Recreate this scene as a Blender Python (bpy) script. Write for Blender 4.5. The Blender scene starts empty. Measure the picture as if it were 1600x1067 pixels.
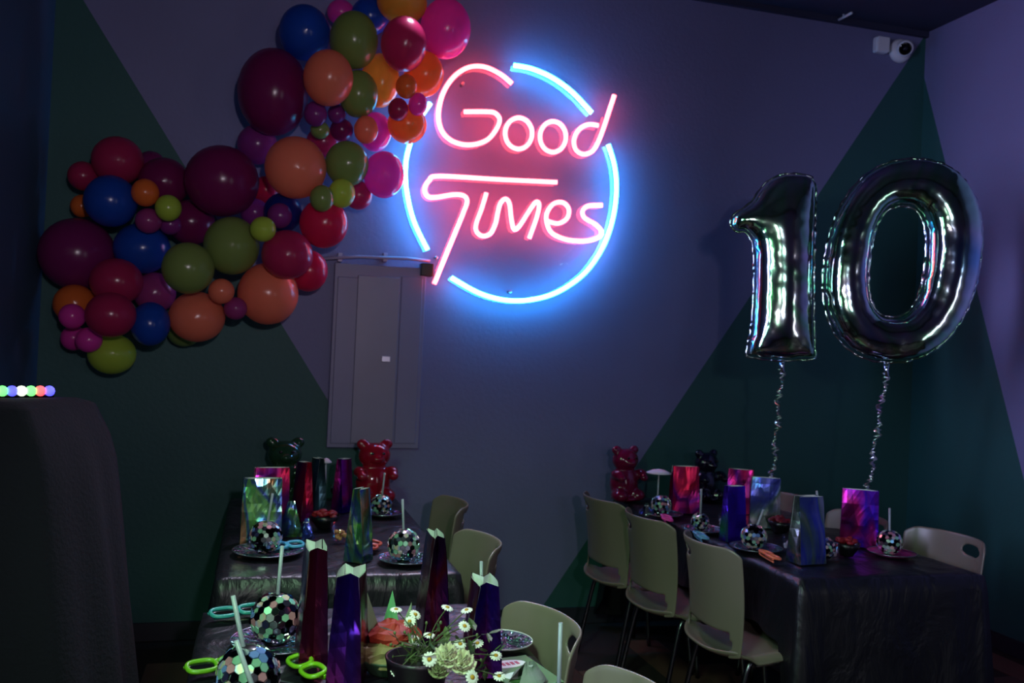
import bpy, bmesh, math, random
import numpy as np
from mathutils import Vector, Matrix, noise
from mathutils.geometry import delaunay_2d_cdt
random.seed(7)
SC = bpy.context.scene
COL = SC.collection
PI = math.pi
# ------------------------------------------------------------------ camera
F = 1400.0; YAW = math.radians(15.75); PITCH = (548 - 533.5) / F; ROLL = 0.045; H = 1.54
FW = np.array([math.sin(YAW) * math.cos(PITCH), math.cos(YAW) * math.cos(PITCH), math.sin(PITCH)])
_r = np.array([math.cos(YAW), -math.sin(YAW), 0.0]); _u = np.cross(_r, FW)
RT = _r * math.cos(ROLL) + _u * math.sin(ROLL); UP = _u * math.cos(ROLL) - _r * math.sin(ROLL)
CAMP = np.array([0.0, 0.0, H])
cd = bpy.data.cameras.new('camera'); cam = bpy.data.objects.new('camera', cd); COL.objects.link(cam)
cd.sensor_width = 36; cd.lens = 36 * F / 1600; cd.clip_start = 0.05
m4 = Matrix.Identity(4)
for i in range(3):
    m4[i][0] = RT[i]; m4[i][1] = UP[i]; m4[i][2] = -FW[i]; m4[i][3] = CAMP[i]
cam.matrix_world = m4
cd.dof.use_dof = True; cd.dof.focus_distance = 2.5; cd.dof.aperture_fstop = 4.5
SC.camera = cam
# ------------------------------------------------------------------ world and light
w = bpy.data.worlds.new('world'); SC.world = w; w.use_nodes = True
w.node_tree.nodes['Background'].inputs[0].default_value = (0.05, 0.06, 0.12, 1)
w.node_tree.nodes['Background'].inputs[1].default_value = 0.3
def lamp(name, kind, loc, target, energy, color, size=0.3, size_y=None, spread=None):
    l = bpy.data.lights.new(name, kind); l.energy = energy; l.color = color
    if kind == 'AREA':
        l.size = size
        if size_y: l.shape = 'RECTANGLE'; l.size_y = size_y
        else: l.shape = 'DISK'
        if spread: l.spread = spread
    else: l.shadow_soft_size = size
    o = bpy.data.objects.new(name, l); COL.objects.link(o); o.location = loc
    o.rotation_euler = (Vector(target) - Vector(loc)).to_track_quat('-Z', 'Y').to_euler()
    return o
lamp('room_light_lavender', 'AREA', (0.9, -1.6, 2.1), (1.6, 4.5, 1.9), 8, (0.74, 0.72, 0.95), 0.5, 0.25)
lamp('room_light_warm', 'AREA', (0.25, -0.9, 1.95), (0.1, 4.6, 2.2), 6.5, (1.0, 0.86, 0.96), 0.09, spread=1.5)
lamp('wall_light_blue', 'AREA', (-0.95, 1.2, 2.15), (4.05, 2.75, 2.2), 20, (0.58, 0.58, 1.0), 0.22, 1.5, spread=1.0)
lamp('wall_light_green', 'AREA', (-0.95, 0.1, 1.9), (1.6, 1.9, 0.6), 4, (0.45, 1.0, 0.55), 0.18, 1.3, spread=1.5)
lamp('party_light_green', 'AREA', (-0.5, 0.9, 2.75), (0.4, 2.4, 0.75), 7, (0.55, 1.0, 0.62), 0.5, spread=1.1)
lamp('doorway_light', 'AREA', (3.75, -2.2, 1.35), (2.8, 3.6, 1.6), 7, (0.92, 0.90, 1.0), 0.35, 1.9)
SC.view_settings.view_transform = 'Standard'; SC.view_settings.look = 'None'
SC.view_settings.gamma = 1; SC.view_settings.use_curve_mapping = False
SC.view_settings.exposure = 0.0
SC.cycles.max_bounces = 7; SC.cycles.diffuse_bounces = 3; SC.cycles.glossy_bounces = 4; SC.cycles.transmission_bounces = 5
# ------------------------------------------------------------------ helpers
def ray(px, py): return RT * (px - 800) / F - UP * (py - 533.5) / F + FW
def at(px, py, x=None, y=None, z=None, d=None):
    """a point of the room: where the sight line through a picture point meets a real plane"""
    v = ray(px, py)
    t = (z - H) / v[2] if z is not None else y / v[1] if y is not None else x / v[0] if x is not None else d
    return Vector(CAMP + v * t)
def depth(p): return float((np.array(p) - CAMP) @ FW)
def srgb(h):
    h = h.lstrip('#'); c = [int(h[i:i + 2], 16) / 255 for i in (0, 2, 4)]
    return tuple(x / 12.92 if x <= .04045 else ((x + .055) / 1.055) ** 2.4 for x in c)
class MB:
    def __init__(s): s.v = []; s.f = []
    def add(s, vs, fs):
        b = len(s.v); s.v += [tuple(v) for v in vs]; s.f += [tuple(i + b for i in f) for f in fs]; return s
    def box(s, x0, x1, y0, y1, z0, z1):
        return s.add([(x, y, z) for x in (x0, x1) for y in (y0, y1) for z in (z0, z1)],
                     [(0, 1, 3, 2), (4, 6, 7, 5), (0, 4, 5, 1), (2, 3, 7, 6), (0, 2, 6, 4), (1, 5, 7, 3)])
    def tube(s, pts, r, n=8, closed=False, caps=True):
        pts = [Vector(p) for p in pts]; N = len(pts); vs = []; fs = []
        rs = r if isinstance(r, (list, tuple)) else [r] * N
        nrm = None
        for i, p in enumerate(pts):
            a = pts[(i - 1) % N] if (closed or i > 0) else p
            b = pts[(i + 1) % N] if (closed or i < N - 1) else p
            t = (b - a).normalized()
            if nrm is None:
                nrm = t.orthogonal().normalized()
            else:
                nrm = (nrm - t * nrm.dot(t))
                nrm = nrm.normalized() if nrm.length > 1e-6 else t.orthogonal().normalized()
            bn = t.cross(nrm)
            for k in range(n):
                q = 2 * PI * k / n
                vs.append(p + (nrm * math.cos(q) + bn * math.sin(q)) * rs[i])
        for i in range(N if closed else N - 1):
            j = (i + 1) % N
            for k in range(n):
                fs.append((i * n + k, i * n + (k + 1) % n, j * n + (k + 1) % n, j * n + k))
        if caps and not closed:
            fs.append(tuple(range(n - 1, -1, -1))); fs.append(tuple((N - 1) * n + k for k in range(n)))
        return s.add(vs, fs)
    def lathe(s, prof, n=24, c=(0, 0, 0)):
        vs = []; fs = []; m = len(prof)
        for k in range(n):
            q = 2 * PI * k / n
            for r, z in prof: vs.append((c[0] + r * math.cos(q), c[1] + r * math.sin(q), c[2] + z))
        for k in range(n):
            k2 = (k + 1) % n
            for i in range(m - 1): fs.append((k * m + i, k2 * m + i, k2 * m + i + 1, k * m + i + 1))
        return s.add(vs, fs)
    def ball(s, c, rx, ry=None, rz=None, n=14):
        ry = ry or rx; rz = rz or rx
        vs = [(c[0], c[1], c[2] - rz)]; fs = []; m = n // 2
        for i in range(1, m):
            a = -PI / 2 + PI * i / m
            for k in range(n):
                q = 2 * PI * k / n
                vs.append((c[0] + rx * math.cos(a) * math.cos(q), c[1] + ry * math.cos(a) * math.sin(q), c[2] + rz * math.sin(a)))
        vs.append((c[0], c[1], c[2] + rz)); L = len(vs) - 1
        for k in range(n):
            k2 = (k + 1) % n
            fs.append((0, 1 + k2, 1 + k)); fs.append((L, L - n + k, L - n + k2))
            for i in range(m - 2):
                fs.append((1 + i * n + k, 1 + i * n + k2, 1 + (i + 1) * n + k2, 1 + (i + 1) * n + k))
        return s.add(vs, fs)
    def grid(s, fn, nu, nv):
        vs = [fn(i / nu, j / nv) for j in range(nv + 1) for i in range(nu + 1)]
        fs = [(j * (nu + 1) + i, j * (nu + 1) + i + 1, (j + 1) * (nu + 1) + i + 1, (j + 1) * (nu + 1) + i) for j in range(nv) for i in range(nu)]
        return s.add(vs, fs)
    def xf(s, M): s.v = [tuple(M @ Vector(v)) for v in s.v]; return s
    def mesh(s, name, mat=None, smooth=True, merge=False):
        me = bpy.data.meshes.new(name); me.from_pydata(s.v, [], s.f)
        if merge:
            bm = bmesh.new(); bm.from_mesh(me); bmesh.ops.remove_doubles(bm, verts=bm.verts, dist=1e-5)
            bmesh.ops.recalc_face_normals(bm, faces=bm.faces); bm.to_mesh(me); bm.free()
        if smooth: me.polygons.foreach_set('use_smooth', [True] * len(me.polygons))
        if mat: me.materials.append(mat)
        me.update(); return me
    def build(s, name, mat, parent=None, smooth=True, merge=True):
        return link(name, s.mesh(name, mat, smooth, merge), parent)
def link(name, me, parent=None):
    o = bpy.data.objects.new(name, me); COL.objects.link(o)
    if parent: o.parent = parent
    return o
def tag(o, label=None, cat=None, group=None, kind=None):
    if label: o['label'] = label
    if cat: o['category'] = cat
    if group: o['group'] = group
    if kind: o['kind'] = kind
    return o
def thing(name, label, cat, loc=(0, 0, 0), rz=0, group=None):
    o = bpy.data.objects.new(name, None); COL.objects.link(o); o.empty_display_size = .05
    o.location = loc; o.rotation_euler = (0, 0, rz)
    return tag(o, label, cat, group)
def mod(o, t, **k):
    m = o.modifiers.new(t.lower(), t)
    for a, b in k.items(): setattr(m, a, b)
    return m
def bevel(o, wd=.004, seg=2): return mod(o, 'BEVEL', width=wd, segments=seg, limit_method='ANGLE')
def dup(root, loc, rz, label=None):
    r = root.copy(); COL.objects.link(r); r.location = loc; r.rotation_euler = (0, 0, rz)
    if label: r['label'] = label
    for ch in root.children:
        c = ch.copy(); COL.objects.link(c); c.parent = r
        for g in ch.children:
            e = g.copy(); COL.objects.link(e); e.parent = c
    return r
def spline(pts, n=6, closed=False):
    P = [Vector(p) for p in pts]; N = len(P); out = []
    for i in range(N if closed else N - 1):
        g = lambda k: P[k % N] if closed else P[max(0, min(N - 1, k))]
        a, b, c, d = g(i - 1), g(i), g(i + 1), g(i + 2)
        for k in range(n):
            t = k / n
            out.append(.5 * ((2 * b) + (c - a) * t + (2 * a - 5 * b + 4 * c - d) * t * t + (3 * b - a - 3 * c + d) * t ** 3))
    if not closed: out.append(P[-1])
    return out
# ------------------------------------------------------------------ materials
MATS = {}
def newmat(name):
    m = bpy.data.materials.new(name); m.use_nodes = True; nt = m.node_tree
    return m, nt, nt.nodes['Principled BSDF']
def pm(name, col, rough=.5, metal=0., vary=.12, vscale=9., bump=0., bscale=60., **k):
    """principled with slight procedural colour variation and optional relief"""
    if name in MATS: return MATS[name]
    m, nt, b = newmat(name); N = nt.nodes; L = nt.links
    if isinstance(col, str): col = srgb(col)
    tc = N.new('ShaderNodeTexCoord'); nz = N.new('ShaderNodeTexNoise'); nz.inputs['Scale'].default_value = vscale
    L.new(tc.outputs['Object'], nz.inputs['Vector'])
    mx = N.new('ShaderNodeMix'); mx.data_type = 'RGBA'
    mx.inputs[6].default_value = tuple(c * (1 - vary) for c in col) + (1,); mx.inputs[7].default_value = tuple(min(1, c * (1 + vary)) for c in col) + (1,)
    L.new(nz.outputs['Fac'], mx.inputs[0]); L.new(mx.outputs[2], b.inputs['Base Color'])
    b.inputs['Roughness'].default_value = rough; b.inputs['Metallic'].default_value = metal
    for a, v in k.items(): b.inputs[a.replace('_', ' ')].default_value = v
    if bump:
        n2 = N.new('ShaderNodeTexNoise'); n2.inputs['Scale'].default_value = bscale; n2.inputs['Detail'].default_value = 4
        L.new(tc.outputs['Object'], n2.inputs['Vector'])
        bp = N.new('ShaderNodeBump'); bp.inputs['Strength'].default_value = bump; bp.inputs['Distance'].default_value = .01
        L.new(n2.outputs['Fac'], bp.inputs['Height']); L.new(bp.outputs[0], b.inputs['Normal'])
    MATS[name] = m; return m
def emit(name, col, strength):
    if name in MATS: return MATS[name]
    m, nt, b = newmat(name)
    b.inputs['Base Color'].default_value = (.8, .8, .8, 1); b.inputs['Emission Color'].default_value = tuple(col) + (1,)
    b.inputs['Emission Strength'].default_value = strength; MATS[name] = m; return m
def holo(name, stops, scale=3., rough=.2, distort=1.5, metal=.9, bump=.25, cell=14):
    """iridescent foil: hue bands that wander over the film, with crinkles"""
    if name in MATS: return MATS[name]
    m, nt, b = newmat(name); N = nt.nodes; L = nt.links
    tc = N.new('ShaderNodeTexCoord'); mp = N.new('ShaderNodeMapping'); mp.inputs['Scale'].default_value = (1, 1, .45)
    mp.inputs['Rotation'].default_value = (.3, .5, .2)
    oi = N.new('ShaderNodeObjectInfo'); ad = N.new('ShaderNodeVectorMath'); ad.operation = 'ADD'
    L.new(tc.outputs['Object'], ad.inputs[0]); L.new(oi.outputs['Random'], ad.inputs[1]); L.new(ad.outputs[0], mp.inputs['Vector'])
    nz = N.new('ShaderNodeTexNoise'); nz.inputs['Scale'].default_value = scale; nz.inputs['Distortion'].default_value = distort; nz.inputs['Detail'].default_value = 2.5
    L.new(mp.outputs[0], nz.inputs['Vector'])
    cr = N.new('ShaderNodeValToRGB'); e = cr.color_ramp.elements
    while len(e) > 1: e.remove(e[-1])
    for i, s_ in enumerate(stops):
        pos = .25 + .5 * i / max(1, len(stops) - 1)
        x = e[0] if i == 0 else e.new(pos)
        x.position = pos; x.color = srgb(s_) + (1,)
    L.new(nz.outputs['Fac'], cr.inputs[0]); L.new(cr.outputs[0], b.inputs['Base Color'])
    b.inputs['Metallic'].default_value = metal; b.inputs['Roughness'].default_value = rough
    vo = N.new('ShaderNodeTexVoronoi'); vo.inputs['Scale'].default_value = cell; L.new(mp.outputs[0], vo.inputs['Vector'])
    bp = N.new('ShaderNodeBump'); bp.inputs['Strength'].default_value = bump; bp.inputs['Distance'].default_value = .02
    L.new(vo.outputs['Distance'], bp.inputs['Height']); L.new(bp.outputs[0], b.inputs['Normal'])
    MATS[name] = m; return m
def clear(name, col=(1, 1, 1), rough=.03, ior=1.3, trans=.95, alpha=1.):
    if name in MATS: return MATS[name]
    m = pm(name, col, rough, vary=.03); b = m.node_tree.nodes['Principled BSDF']
    b.inputs['Transmission Weight'].default_value = trans; b.inputs['IOR'].default_value = ior; b.inputs['Alpha'].default_value = alpha
    return m
def paint(name, base, second, planes, invert=False):
    """matt wall paint: base colour, and the second colour where every half plane a*h + b*z < c holds (h, z on the wall)"""
    m, nt, b = newmat(name); N = nt.nodes; L = nt.links
    tc = N.new('ShaderNodeTexCoord'); res = None
    for grp in planes:
        g = None
        for (ax, ay, az, c) in grp:
            dt = N.new('ShaderNodeVectorMath'); dt.operation = 'DOT_PRODUCT'; dt.inputs[1].default_value = (ax, ay, az)
            L.new(tc.outputs['Object'], dt.inputs[0])
            lt = N.new('ShaderNodeMath'); lt.operation = 'LESS_THAN'; lt.inputs[1].default_value = c; L.new(dt.outputs['Value'], lt.inputs[0])
            if g is None: g = lt
            else:
                mu = N.new('ShaderNodeMath'); mu.operation = 'MULTIPLY'; L.new(g.outputs[0], mu.inputs[0]); L.new(lt.outputs[0], mu.inputs[1]); g = mu
        if res is None: res = g
        else:
            mx_ = N.new('ShaderNodeMath'); mx_.operation = 'MAXIMUM'; L.new(res.outputs[0], mx_.inputs[0]); L.new(g.outputs[0], mx_.inputs[1]); res = mx_
    mx = N.new('ShaderNodeMix'); mx.data_type = 'RGBA'
    nz = N.new('ShaderNodeTexNoise'); nz.inputs['Scale'].default_value = 2.2; nz.inputs['Detail'].default_value = 5; L.new(tc.outputs['Object'], nz.inputs['Vector'])
    mp = N.new('ShaderNodeMapRange'); mp.inputs['To Min'].default_value = .9; mp.inputs['To Max'].default_value = 1.1; L.new(nz.outputs['Fac'], mp.inputs['Value'])
    mx.inputs[6].default_value = srgb(base) + (1,); mx.inputs[7].default_value = srgb(second) + (1,)
    if res: L.new(res.outputs[0], mx.inputs[0])
    else: mx.inputs[0].default_value = 0
    sc_ = N.new('ShaderNodeVectorMath'); sc_.operation = 'SCALE'; L.new(mx.outputs[2], sc_.inputs[0]); L.new(mp.outputs[0], sc_.inputs['Scale'])
    L.new(sc_.outputs[0], b.inputs['Base Color']); b.inputs['Roughness'].default_value = .62
    n2 = N.new('ShaderNodeTexNoise'); n2.inputs['Scale'].default_value = 45; n2.inputs['Detail'].default_value = 3; L.new(tc.outputs['Object'], n2.inputs['Vector'])
    bp = N.new('ShaderNodeBump'); bp.inputs['Strength'].default_value = .22; bp.inputs['Distance'].default_value = .006
    L.new(n2.outputs['Fac'], bp.inputs['Height']); L.new(bp.outputs[0], b.inputs['Normal'])
    return m
# ------------------------------------------------------------------ the room
D = 4.84; TZ = 0.74
XL = at(72, 300, y=D).x; XR = at(1447, 49, y=D).x; ZC = at(1447, 52, y=D).z; YF = -2.6
def line_plane(p, q, side):
    """half plane in x, z through two points on the back wall; side is a point inside"""
    a, b = (q.z - p.z), -(q.x - p.x); c = a * p.x + b * p.z
    if a * side[0] + b * side[1] > c: a, b, c = -a, -b, -c
    return (a, 0, b, c)
pl = line_plane(at(130, 0, y=D), at(552, 690, y=D), (XL, 0.5))
pr = line_plane(at(1430, 78, y=D), at(1000, 720, y=D), (XR, 0.5))
LAV = '#6e7098'; GRN = '#225250'
wall_b = paint('wall_paint_back', LAV, GRN, [[pl], [pr]])
p, q = at(1437, 92, x=XR), at(1600, 750, x=XR)
a, b = (q.z - p.z), -(q.y - p.y); c = a * p.y + b * p.z
if a * p.y + b * 0.2 > c: a, b, c = -a, -b, -c
wall_r = paint('wall_paint_right', LAV, GRN, [[(0, a, b, c)]])
wall_l = paint('wall_paint_left', '#3f5876', '#3f5876', [])
wall_f = paint('wall_paint_front', '#6f6d90', '#6f6d90', [])
ceil_m = pm('ceiling_paint', '#2b2f48', .8, bump=.2, bscale=30)
floor_m = pm('floor_screed', '#241c1a', .7)
S = 'structure'
tag(MB().box(XL - .1, XR + .1, D, D + .1, 0, ZC).build('wall_back', wall_b, smooth=False), kind=S)
tag(MB().box(XR, XR + .1, YF, D + .1, 0, ZC).build('wall_right', wall_r, smooth=False), kind=S)
tag(MB().box(XL - .1, XL, YF, D, 0, ZC).build('wall_left', wall_l, smooth=False), kind=S)
tag(MB().box(XL - .1, XR + .1, YF - .1, YF, 0, ZC).build('wall_front', wall_f, smooth=False), kind=S)
tag(MB().box(XL - .1, XR + .1, YF - .1, D + .1, ZC, ZC + .1).build('ceiling', ceil_m, smooth=False), kind=S)
fl = tag(MB().box(XL - .1, XR + .1, YF - .1, D + .1, -.1, -.004).build('floor', floor_m, smooth=False), kind=S)
plank_ms = [pm('floor_plank_%d' % i, c_, .42, vary=.25, vscale=5) for i, c_ in enumerate(('#5a4038', '#4e3833', '#63473e'))]
pmesh = []
for m_ in plank_ms:
    pmesh.append(MB().box(0, .196, 0, 1.196, -.004, 0).mesh('plank', m_, False))
i = 0; x = XL
while x < XR - .1:
    y = 0.9 - (i % 3) * .4
    while y < D - .05:
        if y + 1.196 <= D and x + .196 < XR:
            o = link('plank', pmesh[random.randrange(3)], fl); o.location = (x, y, 0)
        y += 1.2
    x += .2; i += 1
tag(MB().box(XL, XR, D - .014, D, 0, .09).build('baseboard_back', pm('baseboard', '#22242f', .5), smooth=False), kind=S)
tag(MB().box(XR - .014, XR, YF, D - .014, 0, .09).build('baseboard_right', pm('baseboard', '#22242f', .5), smooth=False), kind=S)
tag(MB().box(XL, XR, D - .03, D, ZC - .035, ZC).build('trim_1', pm('ceiling_trim', '#2a2d44', .6), smooth=False), kind=S)
# ------------------------------------------------------------------ neon sign
sp = at(800, 285, y=D)
SY = D - .075
def cp(x, y, yy=SY): return at(600 + x / 2.425, 60 + y / 2.425, y=yy)
sign = thing('neon_sign', 'round neon sign reading Good Times in pink script inside a blue ring', 'neon sign')
red_n = emit('neon_pink', (1.0, .062, .07), 15.); blue_n = emit('neon_blue', (.022, .45, 1.0), 42.)
red_b = emit('neon_pink_base', (1.0, .03, .14), 1.1); blue_b = emit('neon_blue_base', (.012, .22, .75), 1.3)
def neon(pts, name, mat, bmat, closed=False, n=6):
    w_ = [cp(*p_) for p_ in pts]
    path = spline(w_, n, closed)
    t_ = MB().tube(path, .0130, 10, closed); o = t_.build(name, mat, sign)
    if not closed:
        pass
    back = [v + Vector((0, .0155, 0)) for v in path]
    MB().tube(back, .005, 8, closed).build('silicone_base', bmat, o)
    return o
RC = (481, 548)
neon([(175, 245), (130, 315), (98, 400), (82, 480), (85, 575), (112, 690), (165, 802)], 'ring_tube', blue_n, blue_b)
neon([(492, 102), (560, 115), (640, 150), (715, 205), (787, 282)], 'ring_tube', blue_n, blue_b)
neon([(850, 402), (873, 480), (881, 570), (868, 680), (830, 790), (760, 890), (660, 960), (560, 990), (460, 992), (360, 965), (255, 907)], 'ring_tube', blue_n, blue_b)
neon([(485, 172), (440, 135), (380, 108), (320, 110), (265, 145), (225, 205), (207, 280), (215, 340), (245, 380), (290, 400), (340, 402), (390, 385), (422, 350), (438, 310), (422, 284), (390, 278), (303, 278)], 'letter_tube', red_n, red_b)
neon([(510 + 51 * math.sin(a_), 360 - 59 * math.cos(a_)) for a_ in [2 * PI * k / 10 for k in range(10)]], 'letter_tube', red_n, red_b, True)
neon([(640 + 49 * math.sin(a_), 373 - 58 * math.cos(a_)) for a_ in [2 * PI * k / 10 for k in range(10)]], 'letter_tube', red_n, red_b, True)
neon([(812, 330), (772, 327), (737, 348), (720, 385), (726, 420), (752, 438), (785, 430), (808, 398), (830, 345), (850, 285), (873, 215)], 'letter_tube', red_n, red_b)
neon([(655, 545), (430, 534), (210, 522), (172, 538), (155, 570), (165, 597), (195, 602), (260, 592), (300, 595), (315, 615), (303, 655), (260, 760), (190, 930)], 'letter_tube', red_n, red_b)
neon([(388, 585), (370, 645), (350, 700), (350, 730), (372, 748), (402, 740), (422, 702), (431, 660), (441, 625), (459, 608), (475, 625), (482, 680), (492, 722), (512, 712), (546, 660), (574, 621), (588, 630), (578, 680), (550, 757)], 'letter_tube', red_n, red_b)
neon([(620, 692), (660, 701), (693, 682), (700, 648), (680, 623), (645, 625), (620, 655), (615, 690), (630, 730), (662, 752), (710, 765), (770, 766), (813, 752), (822, 730), (800, 705), (760, 680), (752, 655), (772, 635), (826, 632)], 'letter_tube', red_n, red_b)
# clear acrylic back plate cut to the ring, on standoffs
rim = [cp(RC[0] + 415 * math.cos(2 * PI * k / 64), RC[1] + 460 * math.sin(2 * PI * k / 64), D - .048) for k in range(64)]
mb = MB(); mb.add(rim + [v + Vector((0, .006, 0)) for v in rim], [tuple(range(63, -1, -1)), tuple(range(64, 128))] + [(k, (k + 1) % 64, 64 + (k + 1) % 64, 64 + k) for k in range(64)])
acr, nt_, b_ = newmat('clear_acrylic')
for n_ in list(nt_.nodes):
    if n_.type == 'BSDF_PRINCIPLED': nt_.nodes.remove(n_)
tr = nt_.nodes.new('ShaderNodeBsdfTransparent'); gl = nt_.nodes.new('ShaderNodeBsdfGlossy'); gl.inputs['Roughness'].default_value = .02
mxs = nt_.nodes.new('ShaderNodeMixShader')
mxs.inputs[0].default_value = .06; nt_.links.new(tr.outputs[0], mxs.inputs[1]); nt_.links.new(gl.outputs[0], mxs.inputs[2])
nt_.links.new(mxs.outputs[0], nt_.nodes['Material Output'].inputs['Surface'])
mb.build('acrylic_plate', acr, sign, smooth=False)
for (sx, sy) in ((300, 170), (690, 170), (200, 830), (800, 700), (480, 960)):
    c_ = cp(sx, sy, D - .05)
    MB().tube([c_, c_ + Vector((0, .05, 0))], .009, 10).build('standoff', pm('brushed_steel', '#9a9aa2', .3, 1.), sign)
# ------------------------------------------------------------------ electrical panel with conduit
ep = thing('electrical_panel', 'lavender painted metal electrical panel on wall below the neon sign', 'electrical panel', (0, 0, 0))
pan = pm('panel_enamel', '#77769a', .45, vary=.06)
def wbox(x0, y0, x1, y1, t0, t1, name, mat, parent, bv=.004):
    A = at(x0, y0, y=D); B = at(x1, y1, y=D); A2 = at(x0, y1, y=D)
    xa, xb = (A.x + A2.x) / 2, B.x
    o = MB().box(xa, xb, D - t1, D - t0, B.z, A.z).build(name, mat, parent, smooth=False); bevel(o, bv); return o
wbox(516, 410, 652, 700, 0.001, .035, 'housing', pan, ep)
dr = wbox(552, 430, 612, 692, .035, .05, 'door', pm('panel_door', '#7d7a94', .4, vary=.06), ep)
wbox(594, 556, 607, 565, .05, .062, 'latch', pm('panel_latch', '#c6c2d2', .3, .6), dr, .002)
wbox(620, 432, 647, 692, .035, .043, 'side_panel', pan, ep)
wbox(521, 432, 547, 692, .035, .042, 'side_panel', pan, ep)
cdt = thing('conduit', 'thin painted conduit pipe running along the top of the electrical panel', 'conduit')
MB().tube([at(505, 404, y=D - .05), at(560, 401, y=D - .05), at(640, 404, y=D - .05), at(672, 408, y=D - .05)], .009, 10).build('pipe', pm('conduit_paint', '#a39fc0', .4), cdt)
for px in (530, 600): wbox(px - 3, 396, px + 3, 410, .001, .052, 'clip', pm('conduit_paint', '#a39fc0', .4), cdt, .001)
o = wbox(655, 412, 674, 433, .001, .06, 'power_adapter', pm('black_plastic', '#0c0c10', .4), None); tag(o, 'small black power adapter box at the corner of the electrical panel', 'adapter')
# ------------------------------------------------------------------ security camera and junction box
white_p = pm('white_plastic', '#d5d8e2', .4, vary=.04)
jb = thing('junction_box', 'square white junction box on back wall beside the security camera', 'junction box')
c_ = at(1372, 73, y=D)
o = MB().box(c_.x - .047, c_.x + .047, D - .05, D - .0005, c_.z - .05, c_.z + .05).build('box', white_p, jb, smooth=False); bevel(o, .014, 3)
o = MB().box(c_.x - .043, c_.x + .043, D - .058, D - .05, c_.z - .046, c_.z + .046).build('lid', white_p, jb, smooth=False); bevel(o, .006, 2)
sc_ = thing('security_camera', 'white dome security camera with black lens in the ceiling corner', 'security camera')
c_ = at(1412, 77, y=D - .05); base = Vector((c_.x, D, c_.z))
M1 = Matrix.Translation(base) @ Matrix.Rotation(PI / 2, 4, 'X')
MB().lathe([(0, 0), (.074, 0), (.076, .01), (.072, .03), (.06, .042), (0, .042)], 32).xf(M1).build('mount_ring', white_p, sc_)
look = (Vector((1.0, .5, 1.2)) - base).normalized(); q_ = look.to_track_quat('Z', 'Y').to_matrix().to_4x4()
hc = base + Vector((0, -.06, .004))
MB().lathe([(0, -.04), (.03, -.038), (.048, -.02), (.052, 0), (.05, .02), (.044, .033), (.038, .035)], 32).xf(Matrix.Translation(hc) @ q_).build('camera_head', white_p, sc_)
MB().lathe([(.0405, .030), (.038, .036), (.028, .035), (.0, .034)], 28).xf(Matrix.Translation(hc) @ q_).build('lens_face', pm('lens_black', '#050507', .12), sc_)
MB().lathe([(.015, .035), (.012, .04), (0, .042)], 16).xf(Matrix.Translation(hc) @ q_).build('lens', pm('lens_glass', '#101020', .03), sc_)
# pale strip fixed to the ceiling, kind unknown
a_, b_ = at(1305, 34, z=ZC - .02), at(1331, 20, z=ZC - .02)
cf = thing('ceiling_strip', 'short pale strip fixed to the dark ceiling near the back wall', 'ceiling strip')
MB().tube([a_, b_], .008, 8).build('strip', white_p, cf)
MB().tube([(a_ + b_) / 2, (a_ + b_) / 2 + Vector((0, 0, .0195))], .006, 8).build('stem', white_p, cf)
# ------------------------------------------------------------------ unseen ceiling spotlight, added with its housing for sheen on the tables
def spotlight(x, y, tgt, en, lab):
    t = thing('unseen_spotlight', lab, 'spotlight', (x, y, ZC))
    hd = Vector((0, 0, -.16)); dr = (Vector(tgt) - Vector((x, y, ZC - .16))).normalized(); q = dr.to_track_quat('-Z', 'Y').to_matrix().to_4x4()
    blk = pm('spot_black', '#101014', .5)
    MB().lathe([(.0001, 0), (.05, 0), (.05, -.02), (.0001, -.02)], 20).build('mount', blk, t)
    MB().tube([(0, 0, -.02), (0, 0, -.12)], .01, 8).build('stem', blk, t)
    MB().lathe([(.0001, .07), (.04, .07), (.06, .05), (.07, -.06), (.064, -.06), (.055, .03), (.0001, .04)], 20).xf(Matrix.Translation(hd) @ q).build('head', blk, t)
    lamp('unseen_spot_lamp', 'AREA', Vector((x, y, ZC)) + hd - (dr * -.062), tgt, en, (0.80, 0.76, 1.0), .11, spread=1.0)
spotlight(.75, 4.35, (.55, 2.6, .74), 8, 'added unseen black ceiling spotlight above the picture, lighting the middle table')
# ------------------------------------------------------------------ balloon garland
BC = {'crimson': '#b42c5c', 'burgundy': '#7e1c5a', 'plum': '#822468', 'blue': '#1c4eb4', 'navy': '#14287c', 'orange': '#f07a38', 'coral': '#fa8868',
      'lime': '#b4d44c', 'green': '#86a054', 'pink': '#ea44b4', 'mauve': '#a44082', 'purple': '#8c3488', 'mustard': '#f0aa40', 'red': '#d02450'}
def bmat(c_):
    m = pm('latex_' + c_, BC[c_], .22, vary=.05, vscale=4)
    b = m.node_tree.nodes['Principled BSDF']; 
    if not m.node_tree.nodes.get('thin_latex'):            # stretched latex lets light through
        N = m.node_tree.nodes; L = m.node_tree.links; t = N.new('ShaderNodeBsdfTranslucent'); t.name = 'thin_latex'; x = N.new('ShaderNodeMixShader'); x.inputs[0].default_value = .38
        c = srgb(BC[c_]); t.inputs[0].default_value = tuple(min(1, v ** .55) for v in c) + (1,)
        L.new(b.outputs[0], x.inputs[1]); L.new(t.outputs[0], x.inputs[2]); L.new(x.outputs[0], N['Material Output'].inputs['Surface'])
    return m
BMESH = {}
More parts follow.
